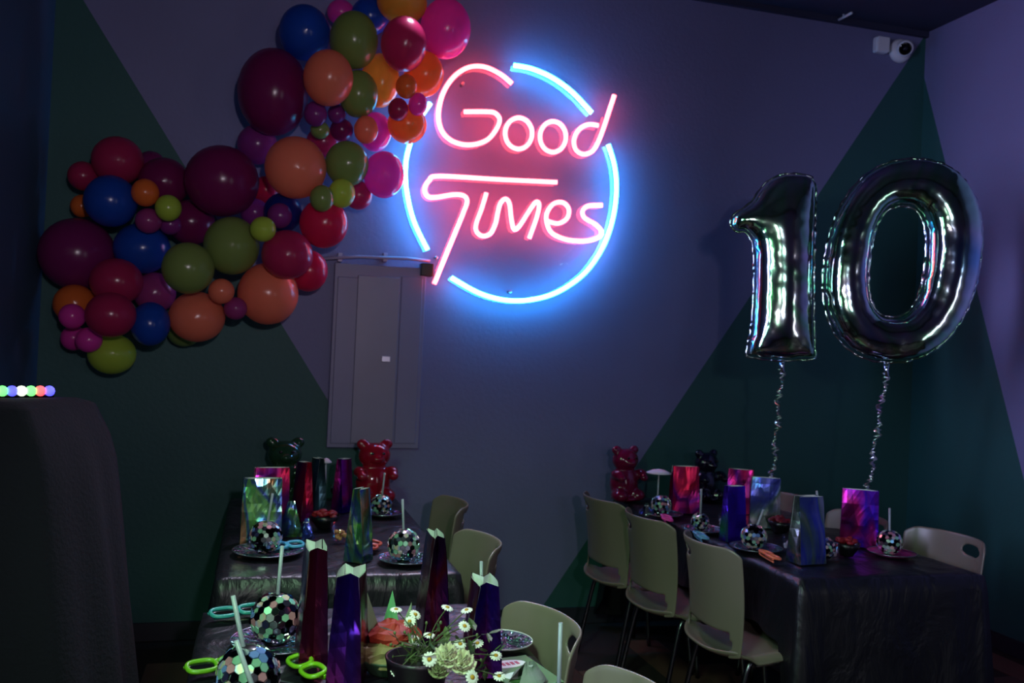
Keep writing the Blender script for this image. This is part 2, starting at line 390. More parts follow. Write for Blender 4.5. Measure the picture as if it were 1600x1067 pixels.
def balloon_mesh(c_):
    if c_ not in BMESH:
        prof = []
        for k in range(19):                       # round crown, slight taper towards the neck at -Z
            a = PI * k / 18; r = math.sin(a); z = math.cos(a)
            if z < 0: r *= 1 - .10 * z * z; z *= 1.06
            prof.append((max(r, .0001), z))
        body = MB().lathe(prof[::-1], 32).mesh('balloon', bmat(c_), True, True)
        knot = MB().lathe([(.0001, -1.04), (.05, -1.06), (.045, -1.1), (.085, -1.16), (.08, -1.18), (.0001, -1.17)], 14).mesh('knot', bmat(c_), True, True)
        BMESH[c_] = (body, knot)
    return BMESH[c_]
# picture x, y, half width, half height, order (higher stands further out), colour, description
BAL = [
 (184, 251, 39, 38, 2, 'crimson', 'crimson balloon topping the left end of the garland, above the deep blue one'),
 (130, 275, 23, 23, 2, 'crimson', 'small crimson balloon at the upper left edge of the garland'),
 (173, 314, 40, 41, 4, 'blue', 'deep blue balloon under the crimson balloon at the garland upper left'),
 (128, 322, 17, 18, 1, 'orange', 'small orange balloon peeking out left of the deep blue balloon'),
 (257, 284, 39, 38, 2, 'burgundy', 'medium burgundy balloon left of the largest burgundy balloon'),
 (227, 301, 21, 22, 5, 'orange', 'small orange balloon left of the small lime one in the left cluster'),
 (263, 325, 20, 21, 6, 'lime', 'small lime balloon in front of the burgundy ones in the left cluster'),
 (232, 345, 20, 20, 4, 'mauve', 'small mauve balloon below the small orange one in the left cluster'),
 (266, 351, 17, 16, 3, 'purple', 'small purple balloon tucked under the small lime one'),
 (299, 347, 36, 36, 2, 'burgundy', 'burgundy balloon above the two olive green balloons'),
 (347, 283, 57, 56, 3, 'burgundy', 'largest round burgundy balloon in the middle of the garland'),
 (222, 388, 43, 40, 2, 'blue', 'blue balloon left of the olive green balloon, low in the left cluster'),
 (121, 397, 57, 57, 1, 'plum', 'very large plum balloon at the far left of the garland'),
 (182, 440, 40, 37, 3, 'crimson', 'dusky crimson balloon in front of the very large plum one'),
 (294, 419, 40, 41, 6, 'green', 'olive green balloon, the lower left of two side by side'),
 (362, 384, 43, 46, 5, 'green', 'large olive green balloon, the upper right of two side by side'),
 (117, 475, 32, 31, 2, 'orange', 'orange balloon at the lower left edge behind small pink ones'),
 (113, 494, 20, 20, 4, 'pink', 'small pink balloon in front of the lower left orange balloon'),
 (115, 528, 19, 20, 2, 'pink', 'small bright pink balloon at the lowest left edge'),
 (139, 531, 20, 20, 4, 'pink', 'small deep pink balloon beside the low lime balloon'),
 (173, 492, 38, 36, 5, 'crimson', 'glossy crimson balloon between the small pink ones and a blue balloon'),
 (235, 506, 30, 35, 4, 'blue', 'blue balloon left of the orange one at the garland bottom'),
 (242, 457, 32, 32, 1, 'mauve', 'mauve balloon half hidden above the bottom blue one'),
 (308, 495, 43, 40, 4, 'coral', 'orange balloon at the garland bottom below the olive green pair'),
 (346, 455, 20, 20, 5, 'coral', 'small orange balloon between the olive green and coral balloons'),
 (368, 482, 18, 18, 4, 'mauve', 'small mauve balloon left of the large coral balloon'),
 (175, 553, 36, 32, 3, 'lime', 'lime green balloon hanging lowest in the garland'),
 (288, 518, 26, 24, 0, 'green', 'dark green balloon behind the bottom orange balloon'),
 (236, 256, 22, 20, 0, 'plum', 'small plum balloon wedged behind the top crimson balloon'),
 (462, 262, 48, 49, 5, 'coral', 'large coral balloon right of the largest burgundy balloon'),
 (542, 256, 34, 36, 5, 'green', 'olive green balloon left of the bright magenta balloon by the sign'),
 (600, 273, 32, 37, 3, 'pink', 'bright magenta balloon touching the left edge of the blue ring'),
 (503, 310, 19, 21, 6, 'green', 'small olive balloon left of the bright small lime one'),
 (534, 302, 21, 23, 6, 'lime', 'small bright lime balloon below the olive green balloon by the sign'),
 (560, 305, 22, 23, 2, 'crimson', 'small crimson balloon right of the bright small lime one'),
 (506, 349, 38, 39, 3, 'red', 'red balloon to the right of the navy one'),
 (442, 332, 30, 31, 3, 'navy', 'navy balloon behind the small purple balloon'),
 (437, 337, 19, 20, 6, 'purple', 'small purple balloon in front of the navy one'),
 (411, 358, 20, 20, 7, 'lime', 'small lime balloon at the right shoulder of the large olive balloon'),
 (398, 332, 22, 22, 3, 'purple', 'dark purple balloon between largest burgundy and navy balloons'),
 (449, 398, 40, 39, 5, 'crimson', 'glossy dark crimson balloon above the large coral balloon at the bottom right'),
 (482, 423, 30, 33, 3, 'red', 'red balloon at the lower right edge next to the electrical panel'),
 (419, 459, 47, 49, 4, 'coral', 'large coral balloon at the bottom right of the garland'),
 (416, 297, 22, 22, 0, 'red', 'red balloon hidden between largest burgundy and large coral ones'),
 (402, 226, 31, 31, 1, 'purple', 'purple balloon under the tall burgundy balloon'),
 (476, 51, 40, 43, 3, 'blue', 'blue balloon at the top left of the garland upper arm'),
 (553, 63, 38, 45, 4, 'green', 'large olive green balloon near the top, right of the blue one'),
 (427, 144, 55, 69, 2, 'burgundy', 'very large tall burgundy balloon below the top blue one'),
 (513, 122, 39, 44, 6, 'coral', 'coral balloon in front of the very large tall burgundy one'),
 (560, 147, 31, 37, 4, 'green', 'olive green balloon between coral and mustard balloons'),
 (533, 20, 22, 20, 1, 'pink', 'magenta balloon peeking above the top olive balloon'),
 (578, 26, 30, 29, 2, 'blue', 'blue balloon behind the top olive and mustard balloons'),
 (628, 3, 40, 33, 3, 'mustard', 'mustard balloon cut by the top of the picture'),
 (696, 45, 40, 47, 3, 'pink', 'large bright magenta balloon at the top right end of the garland'),
 (631, 69, 36, 43, 5, 'crimson', 'dark crimson balloon in front of the orange ones near the top right'),
 (662, 116, 31, 36, 3, 'orange', 'glowing orange balloon left of the letter G'),
 (594, 126, 30, 43, 2, 'mustard', 'tall mustard balloon behind the dark crimson balloon'),
 (635, 135, 17, 19, 6, 'orange', 'small red orange balloon on the glowing orange balloon'),
 (653, 163, 15, 18, 5, 'pink', 'small magenta balloon beside the upper left end of the blue ring'),
 (622, 171, 16, 18, 6, 'crimson', 'small crimson balloon on top of the light orange balloon'),
 (636, 194, 31, 31, 3, 'orange', 'light orange balloon over the upper left end of the blue ring'),
 (586, 206, 26, 31, 3, 'pink', 'magenta balloon behind the small orange one, left of the light orange balloon'),
 (572, 203, 19, 22, 5, 'coral', 'small orange balloon in front of a magenta balloon'),
 (493, 178, 18, 20, 5, 'purple', 'small purple balloon below the upper coral balloon'),
 (526, 178, 14, 15, 4, 'purple', 'tiny dark purple balloon below the upper coral balloon'),
 (534, 203, 18, 18, 2, 'burgundy', 'small burgundy balloon under the tiny dark purple one'),
 (500, 203, 15, 14, 4, 'green', 'tiny dark green balloon above the large coral balloon'),
 (505, 222, 26, 24, 1, 'crimson', 'crimson balloon hidden above the large coral balloon'),
]
n = len(BAL)
V = np.array([ray(b[0], b[1]) for b in BAL]); PR = np.array([(b[2] + b[3]) / 2 for b in BAL]) / F; OR = np.array([b[4] for b in BAL])
def ymax(t): return D - .03 - PR * t
T = np.array([(D - .05 - .9 * PR[i] * 4.4 - .06 * OR[i]) / V[i, 1] for i in range(n)])
PC = np.array([max(b[2], b[3]) * .6 + min(b[2], b[3]) * .4 for b in BAL]) / F
front = np.array([[(OR[i], -i) > (OR[j], -j) for j in range(n)] for i in range(n)])       # i stands in front of j
for it in range(3000):
    P_ = V * T[:, None]; r_ = PC * T
    dd = np.linalg.norm(P_[:, None] - P_[None], axis=2); ov = .965 * (r_[:, None] + r_[None]) - dd; np.fill_diagonal(ov, -1)
    hit = ov > .002
    if not hit.any(): break
    k_ = np.where(hit, .12 * ov, 0)
    T = T + (k_ * ~front).sum(1) * .5 - (k_ * front).sum(1)
    T = np.minimum(T, (D - .012 - PR * T) / V[:, 1])
#print('garland', it, 'front y', (V * T[:, None])[:, 1].min(), 'overlap', ov.max())
for i, (px, py, rx, ry, od, c_, lab) in enumerate(BAL):
    me, kn = balloon_mesh(c_)
    o = thing('balloon', lab, 'balloon', Vector(CAMP + V[i] * T[i]), 0, 'latex balloons in the wall garland')
    o.name = 'balloon'
    o2 = link('skin', me, o); o3 = link('knot', kn, o)
    # crown faces into the room, neck towards the wall
    axis = (Vector((random.uniform(-.25, .25), -1, random.uniform(-.2, .2)))).normalized()
    o.rotation_euler = axis.to_track_quat('Z', 'Y').to_euler()
    s_ = T[i] / F
    o.scale = (rx * s_ * .985, ry * s_ * .985, (rx + ry) / 2 * s_)
# ------------------------------------------------------------------ foil number balloons
foil, nt_, b_ = newmat('iridescent_silver_foil'); N_ = nt_.nodes; L_ = nt_.links
tc_ = N_.new('ShaderNodeTexCoord'); nz_ = N_.new('ShaderNodeTexNoise'); nz_.inputs['Scale'].default_value = 1.3; nz_.inputs['Distortion'].default_value = 2
L_.new(tc_.outputs['Object'], nz_.inputs['Vector']); cr_ = N_.new('ShaderNodeValToRGB')
e_ = cr_.color_ramp.elements; e_[0].position = .3; e_[0].color = srgb('#8ec2e8') + (1,); e_[1].position = .7; e_[1].color = srgb('#e0a0e0') + (1,)
for ps, hx in ((.42, '#d8e0ea'), (.5, '#a0e8b8'), (.58, '#e6e0ee')):
    x_ = e_.new(ps); x_.color = srgb(hx) + (1,)
L_.new(nz_.outputs['Fac'], cr_.inputs[0]); L_.new(cr_.outputs[0], b_.inputs['Base Color'])
b_.inputs['Metallic'].default_value = 1; b_.inputs['Roughness'].default_value = .1
def outline_resample(poly, step):
    pts = [Vector(p_) for p_ in poly]; out = []
    for i in range(len(pts)):
        a, b = pts[i], pts[(i + 1) % len(pts)]; k = max(1, int(round((b - a).length / step)))
        out += [a + (b - a) * (j / k) for j in range(k)]
    return out
def inflate(loops, name, parent, R, fat, seam=.012, kpuck=55):
    """foil balloon from flat outlines: both skins swell with the distance from the seam and pucker there"""
    loops = [outline_resample(l, .014) for l in loops]
    B = np.array([tuple(v) for l in loops for v in l]); cum = np.arange(len(B)) * .014
    segA = B; segB = np.concatenate([np.roll(np.array([tuple(v) for v in l]), -1, axis=0) for l in loops])
    mnx, mny = B.min(0); mxx, mxy = B.max(0); st = .0125
    gx, gy = np.meshgrid(np.arange(mnx, mxx, st), np.arange(mny, mxy, st)); G = np.stack([gx.ravel(), gy.ravel()], 1)
    G = G + np.random.RandomState(3).uniform(-.0001, .0001, G.shape)
    ins = np.zeros(len(G), int)
    for a, b in zip(segA, segB):
        cnd = ((a[1] > G[:, 1]) != (b[1] > G[:, 1]))
        with np.errstate(divide='ignore', invalid='ignore'):
            xi = (b[0] - a[0]) * (G[:, 1] - a[1]) / (b[1] - a[1]) + a[0]
        ins += (cnd & (G[:, 0] < xi)).astype(int)
    G = G[ins % 2 == 1]
    def dist(Q):
        ab = segB - segA; l2 = (ab ** 2).sum(1)
        ap = Q[:, None, :] - segA[None]; t = np.clip((ap * ab).sum(2) / l2, 0, 1)
        dd = np.linalg.norm(ap - ab * t[..., None], axis=2); k = dd.argmin(1)
        return dd[np.arange(len(Q)), k], cum[k] + t[np.arange(len(Q)), k] * .014
    dg, sg = dist(G); keep = dg > .007; G = G[keep]; dg = dg[keep]; sg = sg[keep]
    pts = [Vector(p_) for p_ in B] + [Vector(p_) for p_ in G]
    edges = []; o0 = 0
    for l in loops:
        k = len(l); edges += [(o0 + i, o0 + (i + 1) % k) for i in range(k)]; o0 += k
    v2, _, f2, *_ = delaunay_2d_cdt(pts, edges, [], 0, 1e-6)
    Q = np.array([tuple(v) for v in v2]); dq, sq = dist(Q)
    # keep faces inside
    cen = np.array([np.mean([Q[i] for i in f], axis=0) for f in f2]); ins = np.zeros(len(cen), int)
    for a, b in zip(segA, segB):
        cnd = ((a[1] > cen[:, 1]) != (b[1] > cen[:, 1]))
        with np.errstate(divide='ignore', invalid='ignore'):
            xi = (b[0] - a[0]) * (cen[:, 1] - a[1]) / (b[1] - a[1]) + a[0]
        ins += (cnd & (cen[:, 0] < xi)).astype(int)
    faces = [tuple(f) for f, k in zip(f2, ins) if k % 2]
    dc = np.minimum(dq, R); h = np.sqrt(np.maximum(0, R * R - (R - dc) ** 2)) * fat
    puck = np.exp(-dq / .016) * np.minimum(dq / .01, 1)
    ph = sq * kpuck * 2 + 1.7 * np.sin(sq * 17)
    A_ = np.concatenate([np.array(f)[[0, 1, 1, 2, 2, 0]].reshape(3, 2) for f in faces if len(f) == 3]); A_ = np.concatenate([A_, A_[:, ::-1]])
    cnt = np.maximum(np.bincount(A_[:, 0], minlength=len(Q)), 1); wS = np.clip((dq - .035) / .03, 0, 1) * .8
    for _ in range(40):
        h = h * (1 - wS) + wS * np.bincount(A_[:, 0], weights=h[A_[:, 1]], minlength=len(Q)) / cnt
    h = h + puck * .0034 * (np.abs(np.sin(ph)) - .6)
    h[dq < 1e-4] = 0
    nv = len(Q); vs = [(x, -hh, z) for (x, z), hh in zip(Q, h)] + [(x, hh, z) for (x, z), hh in zip(Q, h)]
    fs = faces + [tuple(nv + i for i in f[::-1]) for f in faces]
    mb_ = MB().add(vs, fs); o = mb_.build('foil_skin', foil, parent); mod(o, 'SMOOTH', factor=.5, iterations=4)
    for li, l in enumerate(loops):          # the flat welded seam outside the outline, crinkled
        k = len(l); vs = []; sgn = 1 if li == 0 else -1
        area = sum(l[i].x * l[(i + 1) % k].y - l[(i + 1) % k].x * l[i].y for i in range(k)); sgn *= (1 if area > 0 else -1)
        for i in range(k):
            t = (l[(i + 1) % k] - l[i - 1]).normalized(); nn = Vector((t.y, -t.x)) * sgn
            wob = .004 * math.sin(i * 2.1) + .002 * math.sin(i * 5.3)
            a = l[i] - nn * .002; b = l[i] + nn * (seam + .002 * math.sin(i * 1.3))
            vs += [(a.x, 0, a.y), (b.x, wob, b.y)]
        fs = [(2 * i, 2 * ((i + 1) % k), 2 * ((i + 1) % k) + 1, 2 * i + 1) for i in range(k)]
        so = MB().add(vs, fs).build('seam', foil, o); mod(so, 'SOLIDIFY', thickness=.0015)
    return o
def ribbon(top, bot, parent, turns=26, wd=.017):
    mb_ = MB(); vs = []; nS = 260
    tint = Vector(bot) - Vector(top)
    for i in range(nS + 1):
        t = i / nS; c0 = Vector(top) + tint * t + Vector((.008 * math.sin(t * 21), .008 * math.cos(t * 17), 0))
        q = 2 * PI * turns * t + .8 * math.sin(t * 40); ww = wd * (.75 + .35 * math.sin(t * 33 + 1))
        dv = Vector((math.cos(q), math.sin(q), .5 * math.sin(q * .5))) * ww
        vs += [c0 - dv, c0 + dv]
    mb_.add(vs, [(2 * i, 2 * i + 1, 2 * i + 3, 2 * i + 2) for i in range(nS)])
    o = mb_.build('ribbon', holo('ribbon_foil', ['#b8c8d8', '#e8e8f4', '#a8d8b8', '#d8c0e0', '#8898b8'], 9, .18), parent); mod(o, 'SOLIDIFY', thickness=.0008); return o
# "1": outline traced at its real size, x across and z up from the foot
dN = 4.02
def nb(px, py, dd): return at(px, py, d=dd)
k1 = dN / F
b1 = at(1222, 566, d=dN); n1 = thing('number_balloon', 'silver foil balloon shaped like the digit 1 tied over the right table', 'foil balloon', b1, -math.radians(16), 'silver number balloons')
one_px = [(1168, 556), (1176, 560), (1215, 563), (1250, 560), (1270, 558), (1272, 548), (1270, 500), (1269, 420), (1270, 340), (1270, 290), (1264, 276), (1248, 271), (1225, 272), (1205, 279), (1188, 294), (1172, 318), (1152, 334), (1143, 342), (1142, 356), (1150, 364), (1162, 364), (1172, 374), (1177, 398), (1178, 450), (1175, 510), (1170, 540)]
one = []
for (x_, y_) in one_px:
    u_, v_ = x_ - 1222, y_ - 566
    one.append((u_ * k1 * 1.02 + v_ * k1 * .03, -v_ * k1))
one = [(v.x, v.y) for v in spline([(p_[0], p_[1], 0) for p_ in one], 3, True)]
inflate([one], 'one', n1, .135, .72, .007)
d0 = 3.95; k0 = d0 / F
b0 = at(1385, 572, d=d0); n0 = thing('number_balloon', 'large silver foil balloon shaped like the digit 0 beside the right wall', 'foil balloon', b0, -math.radians(20), 'silver number balloons')
def sup(cx, cz, a, b, e, n_=72, tilt=0.0):
    out = []
    for i in range(n_):
        t = 2 * PI * i / n_; c, s = math.cos(t), math.sin(t)
        x_ = a * math.copysign(abs(c) ** (2 / e), c); z_ = b * math.copysign(abs(s) ** (2 / e), s)
        out.append((cx + x_ + z_ * tilt, cz + z_))
    return out
cz = 166 * k0
outer = sup(17 * k0, cz, 117 * k0, 159 * k0, 2.25, 72, .10)
inner = sup(10 * k0, cz - 2 * k0, 43 * k0, 88 * k0, 2.5, 48, .06)
inflate([outer, inner[::-1]], 'zero', n0, .107, 1.0, .008)
for bn, tp in ((n1, b1), (n0, b0)):                # filling tail
    MB().tube([(0, 0, .01), (0, 0, -.02), (.002, 0, -.045)], [.014, .009, .012], 8).build('filling_tail', foil, bn)
def wl(o, p_):
    m_ = Matrix.Translation(o.location) @ Matrix.Rotation(o.rotation_euler.z, 4, 'Z'); return m_.inverted() @ Vector(p_)
e1 = at(1206, 745, d=4.42); e0 = at(1352, 768, d=4.12)
ribbon((0, 0, -.03), wl(n1, (e1.x, e1.y, e1.z - .12)), n1); ribbon((0, 0, -.03), wl(n0, (e0.x, e0.y, e0.z - .12)), n0)
# ------------------------------------------------------------------ tables and black plastic covers
cover_m, nt_, b_ = newmat('black_plastic_cover'); N_ = nt_.nodes; L_ = nt_.links
tc_ = N_.new('ShaderNodeTexCoord'); b_.inputs['Base Color'].default_value = (.006, .006, .010, 1); b_.inputs['Roughness'].default_value = .40
b_.inputs['Specular IOR Level'].default_value = .5
mp_ = N_.new('ShaderNodeMapping'); mp_.inputs['Scale'].default_value = (1, 1, .5); L_.new(tc_.outputs['Object'], mp_.inputs['Vector'])
nz_ = N_.new('ShaderNodeTexNoise'); nz_.inputs['Scale'].default_value = 7; nz_.inputs['Detail'].default_value = 6; nz_.inputs['Distortion'].default_value = .8; L_.new(mp_.outputs[0], nz_.inputs['Vector'])
bp_ = N_.new('ShaderNodeBump'); bp_.inputs['Strength'].default_value = .6; bp_.inputs['Distance'].default_value = .035
L_.new(nz_.outputs['Fac'], bp_.inputs['Height']); L_.new(bp_.outputs[0], b_.inputs['Normal'])
steel = pm('leg_steel', '#3c3c44', .35, .9)
def table(x0, x1, y0, y1, lab_t, lab_c, drop=.66, seed=0):
    cx, cy = (x0 + x1) / 2, (y0 + y1) / 2; w_, l_ = x1 - x0 - .03, y1 - y0 - .03
    t = thing('folding_table', lab_t, 'table', (cx, cy, 0), 0, 'folding party tables')
    o = MB().box(-w_ / 2, w_ / 2, -l_ / 2, l_ / 2, TZ - .04, TZ - .006).build('tabletop', pm('table_plastic', '#b8b6b0', .5), t, smooth=False); bevel(o, .01, 2)
    for sx in (-1, 1):
        for sy in (-1, 1):
            MB().tube([(sx * (w_ / 2 - .06), sy * (l_ / 2 - .2), TZ - .04), (sx * (w_ / 2 - .06), sy * (l_ / 2 - .14), 0)], .013, 8).build('leg', steel, t)
    # cover: wrinkled top grid, skirt falling from its edge in folds
    nx, ny = 40, 84; mb_ = MB(); W, Lh = (x1 - x0) / 2, (y1 - y0) / 2
    def top(u, v):
        x_, y_ = (u - .5) * 2 * W, (v - .5) * 2 * Lh
        e = min(W - abs(x_), Lh - abs(y_))
        nv_ = noise.noise(Vector((x_ * 5 + seed, y_ * 3.5, seed))) * .003 + noise.noise(Vector((x_ * 17, y_ * 11 + seed, 1))) * .0016
        fold = .0035 * max(0, 1 - abs((y_ * 2.6 + .2 * seed) % 1 - .5) * 22) + .003 * max(0, 1 - abs((x_ * 3.1 + .35) % 1 - .5) * 26)
        return (x_, y_, TZ + .0015 + max(nv_, -.0012) * min(1, e * 30) + fold * min(1, e * 20) - .006 * max(0, 1 - e / .012))
    mb_.grid(top, nx, ny)
    loop = [(i, 0) for i in range(nx)] + [(nx, j) for j in range(ny)] + [(i, ny) for i in range(nx, 0, -1)] + [(0, j) for j in range(ny, 0, -1)]
    lv = [j * (nx + 1) + i for i, j in loop]; K = 12; prev = lv; n_ = len(lv)
    for k in range(1, K + 1):
        t_ = k / K; ring = []
        for m_, (i, j) in enumerate(loop):
            bx, by, bz = mb_.v[lv[m_]]; ox = -1 if i == 0 else 1 if i == nx else 0; oy = -1 if j == 0 else 1 if j == ny else 0
            # skirt folds; pulled in a little between the corners
            ang = m_ * .42 + seed; f = .5 + .5 * math.sin(ang + 1.1 * math.sin(ang * .37))
            corner = 1 if (ox and oy) else math.exp(-min(min(i, nx - i) if oy else min(j, ny - j), 99) / 3)
            dr_ = drop if oy else .24 + (drop - .24) * max(0, 1 - min(j, ny - j) / 4)
            off = (.006 + t_ * (.012 + .022 * f) + corner * t_ * .03)
            ring.append(len(mb_.v)); mb_.v.append((bx + ox * off, by + oy * off, TZ - .004 - dr_ * t_ + .012 * t_ * math.sin(m_ * .3)))
        for m_ in range(n_):
            a, b = m_, (m_ + 1) % n_
            mb_.f.append((prev[a], ring[a], ring[b], prev[b]))
        prev = ring
    c_ = mb_.build('table_cover', cover_m); c_.location = (cx, cy, 0)
    tag(c_, lab_c, 'tablecloth', 'black plastic table covers')
    return c_
tR = (1.97, 2.80, 2.90, 4.70); tL2 = (-.10, .73, 3.12, 4.70); tL1 = (-.12, .74, 1.05, 2.76)
table(*tR, 'folding table under the black cover on the right, beneath the number balloons', 'black glossy plastic cover draped over the right table beneath the number balloons', seed=1)
table(*tL2, 'folding table under the black cover in the middle, against the back wall', 'black glossy plastic cover on the middle table below the balloon garland', seed=2)
table(*tL1, 'folding table under the black cover in the foreground', 'black wrinkled plastic cover on the foreground table with the flowers', seed=3)
# ------------------------------------------------------------------ plastic shell chairs
shell = pm('olive_beige_plastic', '#776f62', .34, vary=.05, vscale=3)
chrome = pm('chair_leg_metal', '#6d6f78', .25, 1.)
def make_chair():
    """seat at z .44, backrest behind at -Y, sitter faces +Y"""
    t = thing('shell_chair', '-', 'chair', (0, 0, 0), 0, 'beige plastic shell chairs')
    nu, nv = 36, 26; mb_ = MB(); HW = .215
    def back(u, v):
        s = (u - .5) * 2; vv = v; k = abs(s)
        hw = HW * (.985 + .03 * vv + .05 * (1 - vv) ** 3)
        top = .84 - .03 * max(0, (k - .78) / .22) ** 2
        bot = .42 + .02 * max(0, (k - .5) / .5) ** 2
        z = bot + (top - bot) * vv
        y = -.215 - .045 * vv - .03 * vv * vv + .105 * k ** 2.4 * (.55 + .45 * vv) - .02 * (1 - vv) ** 3
        return (s * hw, y, z)
    mb_.grid(back, nu, nv)
    # hand hole near the top edge
    keep = []
    for f in mb_.f:
        c_ = np.mean([mb_.v[i] for i in f], axis=0)
        if ((c_[0] + .085) / .062) ** 4 + ((c_[2] - .785) / .022) ** 4 < 1: continue
        if abs(c_[0]) < .178 - .5 * max(0, c_[2] - .495) and c_[2] < .52: continue
        keep.append(f)
    mb_.f = keep
    cntE = {}
    for f in mb_.f:
        for a_, b_ in zip(f, f[1:] + f[:1]): cntE[frozenset((a_, b_))] = cntE.get(frozenset((a_, b_)), 0) + 1
    for e_ in [e_ for e_, c_ in cntE.items() if c_ == 1]:
        for i_ in e_:
            x_, y_, z_ = mb_.v[i_]; qx, qz = (x_ + .085) / .066, (z_ - .785) / .021
            if abs(qx) < 1.5 and abs(qz) < 2.2 and .74 < z_ < .822:
                k_ = (abs(qx) ** 2.6 + abs(qz) ** 2.6) ** (-1 / 2.6); mb_.v[i_] = (-.085 + qx * k_ * .066, y_, .785 + qz * k_ * .021)
    o = mb_.build('backrest', shell, t); mod(o, 'SOLIDIFY', thickness=.009, offset=0); mod(o, 'SUBSURF', levels=1, render_levels=1)
    mb_ = MB()
    def seat(u, v):
        s = (u - .5) * 2; k = abs(s)
        yr = -.262 + .075 * k ** 2.6; y = yr + (.225 - yr) * v
        hw = .216 * (1 - .10 * max(0, v - .55) ** 1.5)
        z = .425 + .022 * v + .02 * k ** 2.5 - .05 * max(0, (v - .86) / .14) ** 2 - .03 * max(0, (k - .9) / .1) ** 2 * (v > .15) - .012 * math.exp(-((v - .25) / .2) ** 2) + .02 * max(0, (.12 - v) / .12) ** 2
        return (s * hw, y, z)
    mb_.grid(seat, 22, 20)
    o = mb_.build('seat', shell, t); mod(o, 'SOLIDIFY', thickness=.014, offset=0); mod(o, 'SUBSURF', levels=1, render_levels=1)
    for sx in (-1, 1):
        MB().tube(spline([(sx * .19, -.10, .40), (sx * .20, -.14, .38), (sx * .215, -.22, .0)], 5), .011, 8).build('leg', chrome, t)
        MB().tube(spline([(sx * .19, .10, .41), (sx * .20, .15, .38), (sx * .215, .2, .0)], 5), .011, 8).build('leg', chrome, t)
        MB().tube([(sx * .19, -.10, .405), (sx * .19, .10, .415)], .011, 8).build('seat_rail', chrome, t)
    MB().tube([(-.19, .02, .408), (.19, .02, .408)], .01, 8).build('cross_rail', chrome, t)
    return t
ch0 = make_chair()
def chair(i, x, y, face, lab):
    # face: degrees, direction the sitter looks (0 = +X)
    o = ch0 if i == 0 else dup(ch0, (0, 0, 0), 0)
    o.location = (x, y, 0); o.rotation_euler = (0, 0, math.radians(face - 90)); o['label'] = lab
RCX = 1.92; LCX = .63
chair(0, RCX + .03, 3.17, -2, 'beige shell chair nearest the camera on the left side of the right table')
chair(1, RCX + .0, 3.70, 2, 'beige shell chair second from camera on the left side of the right table')
chair(2, RCX - .03, 4.17, 4, 'beige shell chair nearest the back wall on the left side of the right table')
chair(3, 2.66, 3.17, 184, 'beige shell chair showing its handle slot at the right wall side of right table')
chair(4, 2.55, 3.62, 180, 'beige shell chair between silver and purple bags behind the right table')
chair(5, 2.53, 4.14, 180, 'beige shell chair farthest back behind the right table, beside the ribbon')
chair(6, LCX - .09, 2.22, 186, 'green lit shell chair with handle slot at the right of the foreground table')
chair(7, LCX - .06, 1.72, 180, 'shell chair cut by the bottom edge beside the foreground table')
chair(8, LCX - .03, 3.22, 184, 'shell chair at the near right side of the middle table')
chair(9, LCX + .03, 4.02, 182, 'shell chair farthest back at the right side of the middle table')
# ------------------------------------------------------------------ gummy bear figures
def bear_mesh():
    mb_ = MB()
    mb_.ball((0, 0, .12), .085, .075, .12, 20); mb_.ball((0, -.005, .275), .078, .068, .078, 20)
    for s in (-1, 1):
        mb_.ball((s * .058, 0, .342), .032, .022, .032, 14)
        mb_.ball((s * .078, -.045, .185), .03, .05, .036, 14)
        mb_.ball((s * .056, -.045, .045), .045, .062, .045, 14)
        mb_.ball((s * .075, -.09, .165), .026, .026, .026, 12)
    mb_.ball((0, -.065, .262), .034, .028, .026, 14); mb_.ball((0, -.02, .02), .09, .075, .022, 16)
    me = mb_.mesh('tmp', None, True); o = link('tmp', me); mod(o, 'REMESH', mode='VOXEL', voxel_size=.007); mod(o, 'SMOOTH', factor=.8, iterations=6)
    dg = bpy.context.evaluated_depsgraph_get(); out = bpy.data.meshes.new_from_object(o.evaluated_get(dg)); bpy.data.objects.remove(o)
    out.polygons.foreach_set('use_smooth', [True] * len(out.polygons)); return out
BEAR = bear_mesh()
def bear(px, pyt, yy, col, lab, rz=0):
    o = thing('gummy_bear', lab, 'figurine', (at(px, 750, y=yy).x, yy, TZ + .004), rz, 'big gummy bear figures')
    me = BEAR.copy(); me.materials.clear()
    m_ = pm('gummy_' + col, col, .12, vary=.1); m_.node_tree.nodes['Principled BSDF'].inputs['Coat Weight'].default_value = .6
    me.materials.append(m_); bo = link('body', me, o)
    dd = depth(o.location); base = at(px, 0, d=dd)
    topz = at(px, pyt, d=dd).z; k_ = (topz - TZ) / .372; o.scale = (k_ * 1.25, k_ * 1.1, k_)
    for s in (-1, 1): MB().ball((s * .026, -.075, .295), .008, .006, .008, 10).build('eye', pm('gummy_eye', '#1a0a10', .2), o)
    return o
bear(583, 687, 4.55, '#8c1024', 'glossy red gummy bear figure at the far end of the middle table', .15)
bear(443, 684, 4.55, '#1c3a26', 'dark green gummy bear figure at the far end of the middle table', .1)
bear(975, 697, 4.58, '#6a0c34', 'dark red gummy bear figure at the far left end of the right table', .25)
bear(1102, 703, 4.58, '#0c0d22', 'near black gummy bear figure at the far end of the right table', .3)
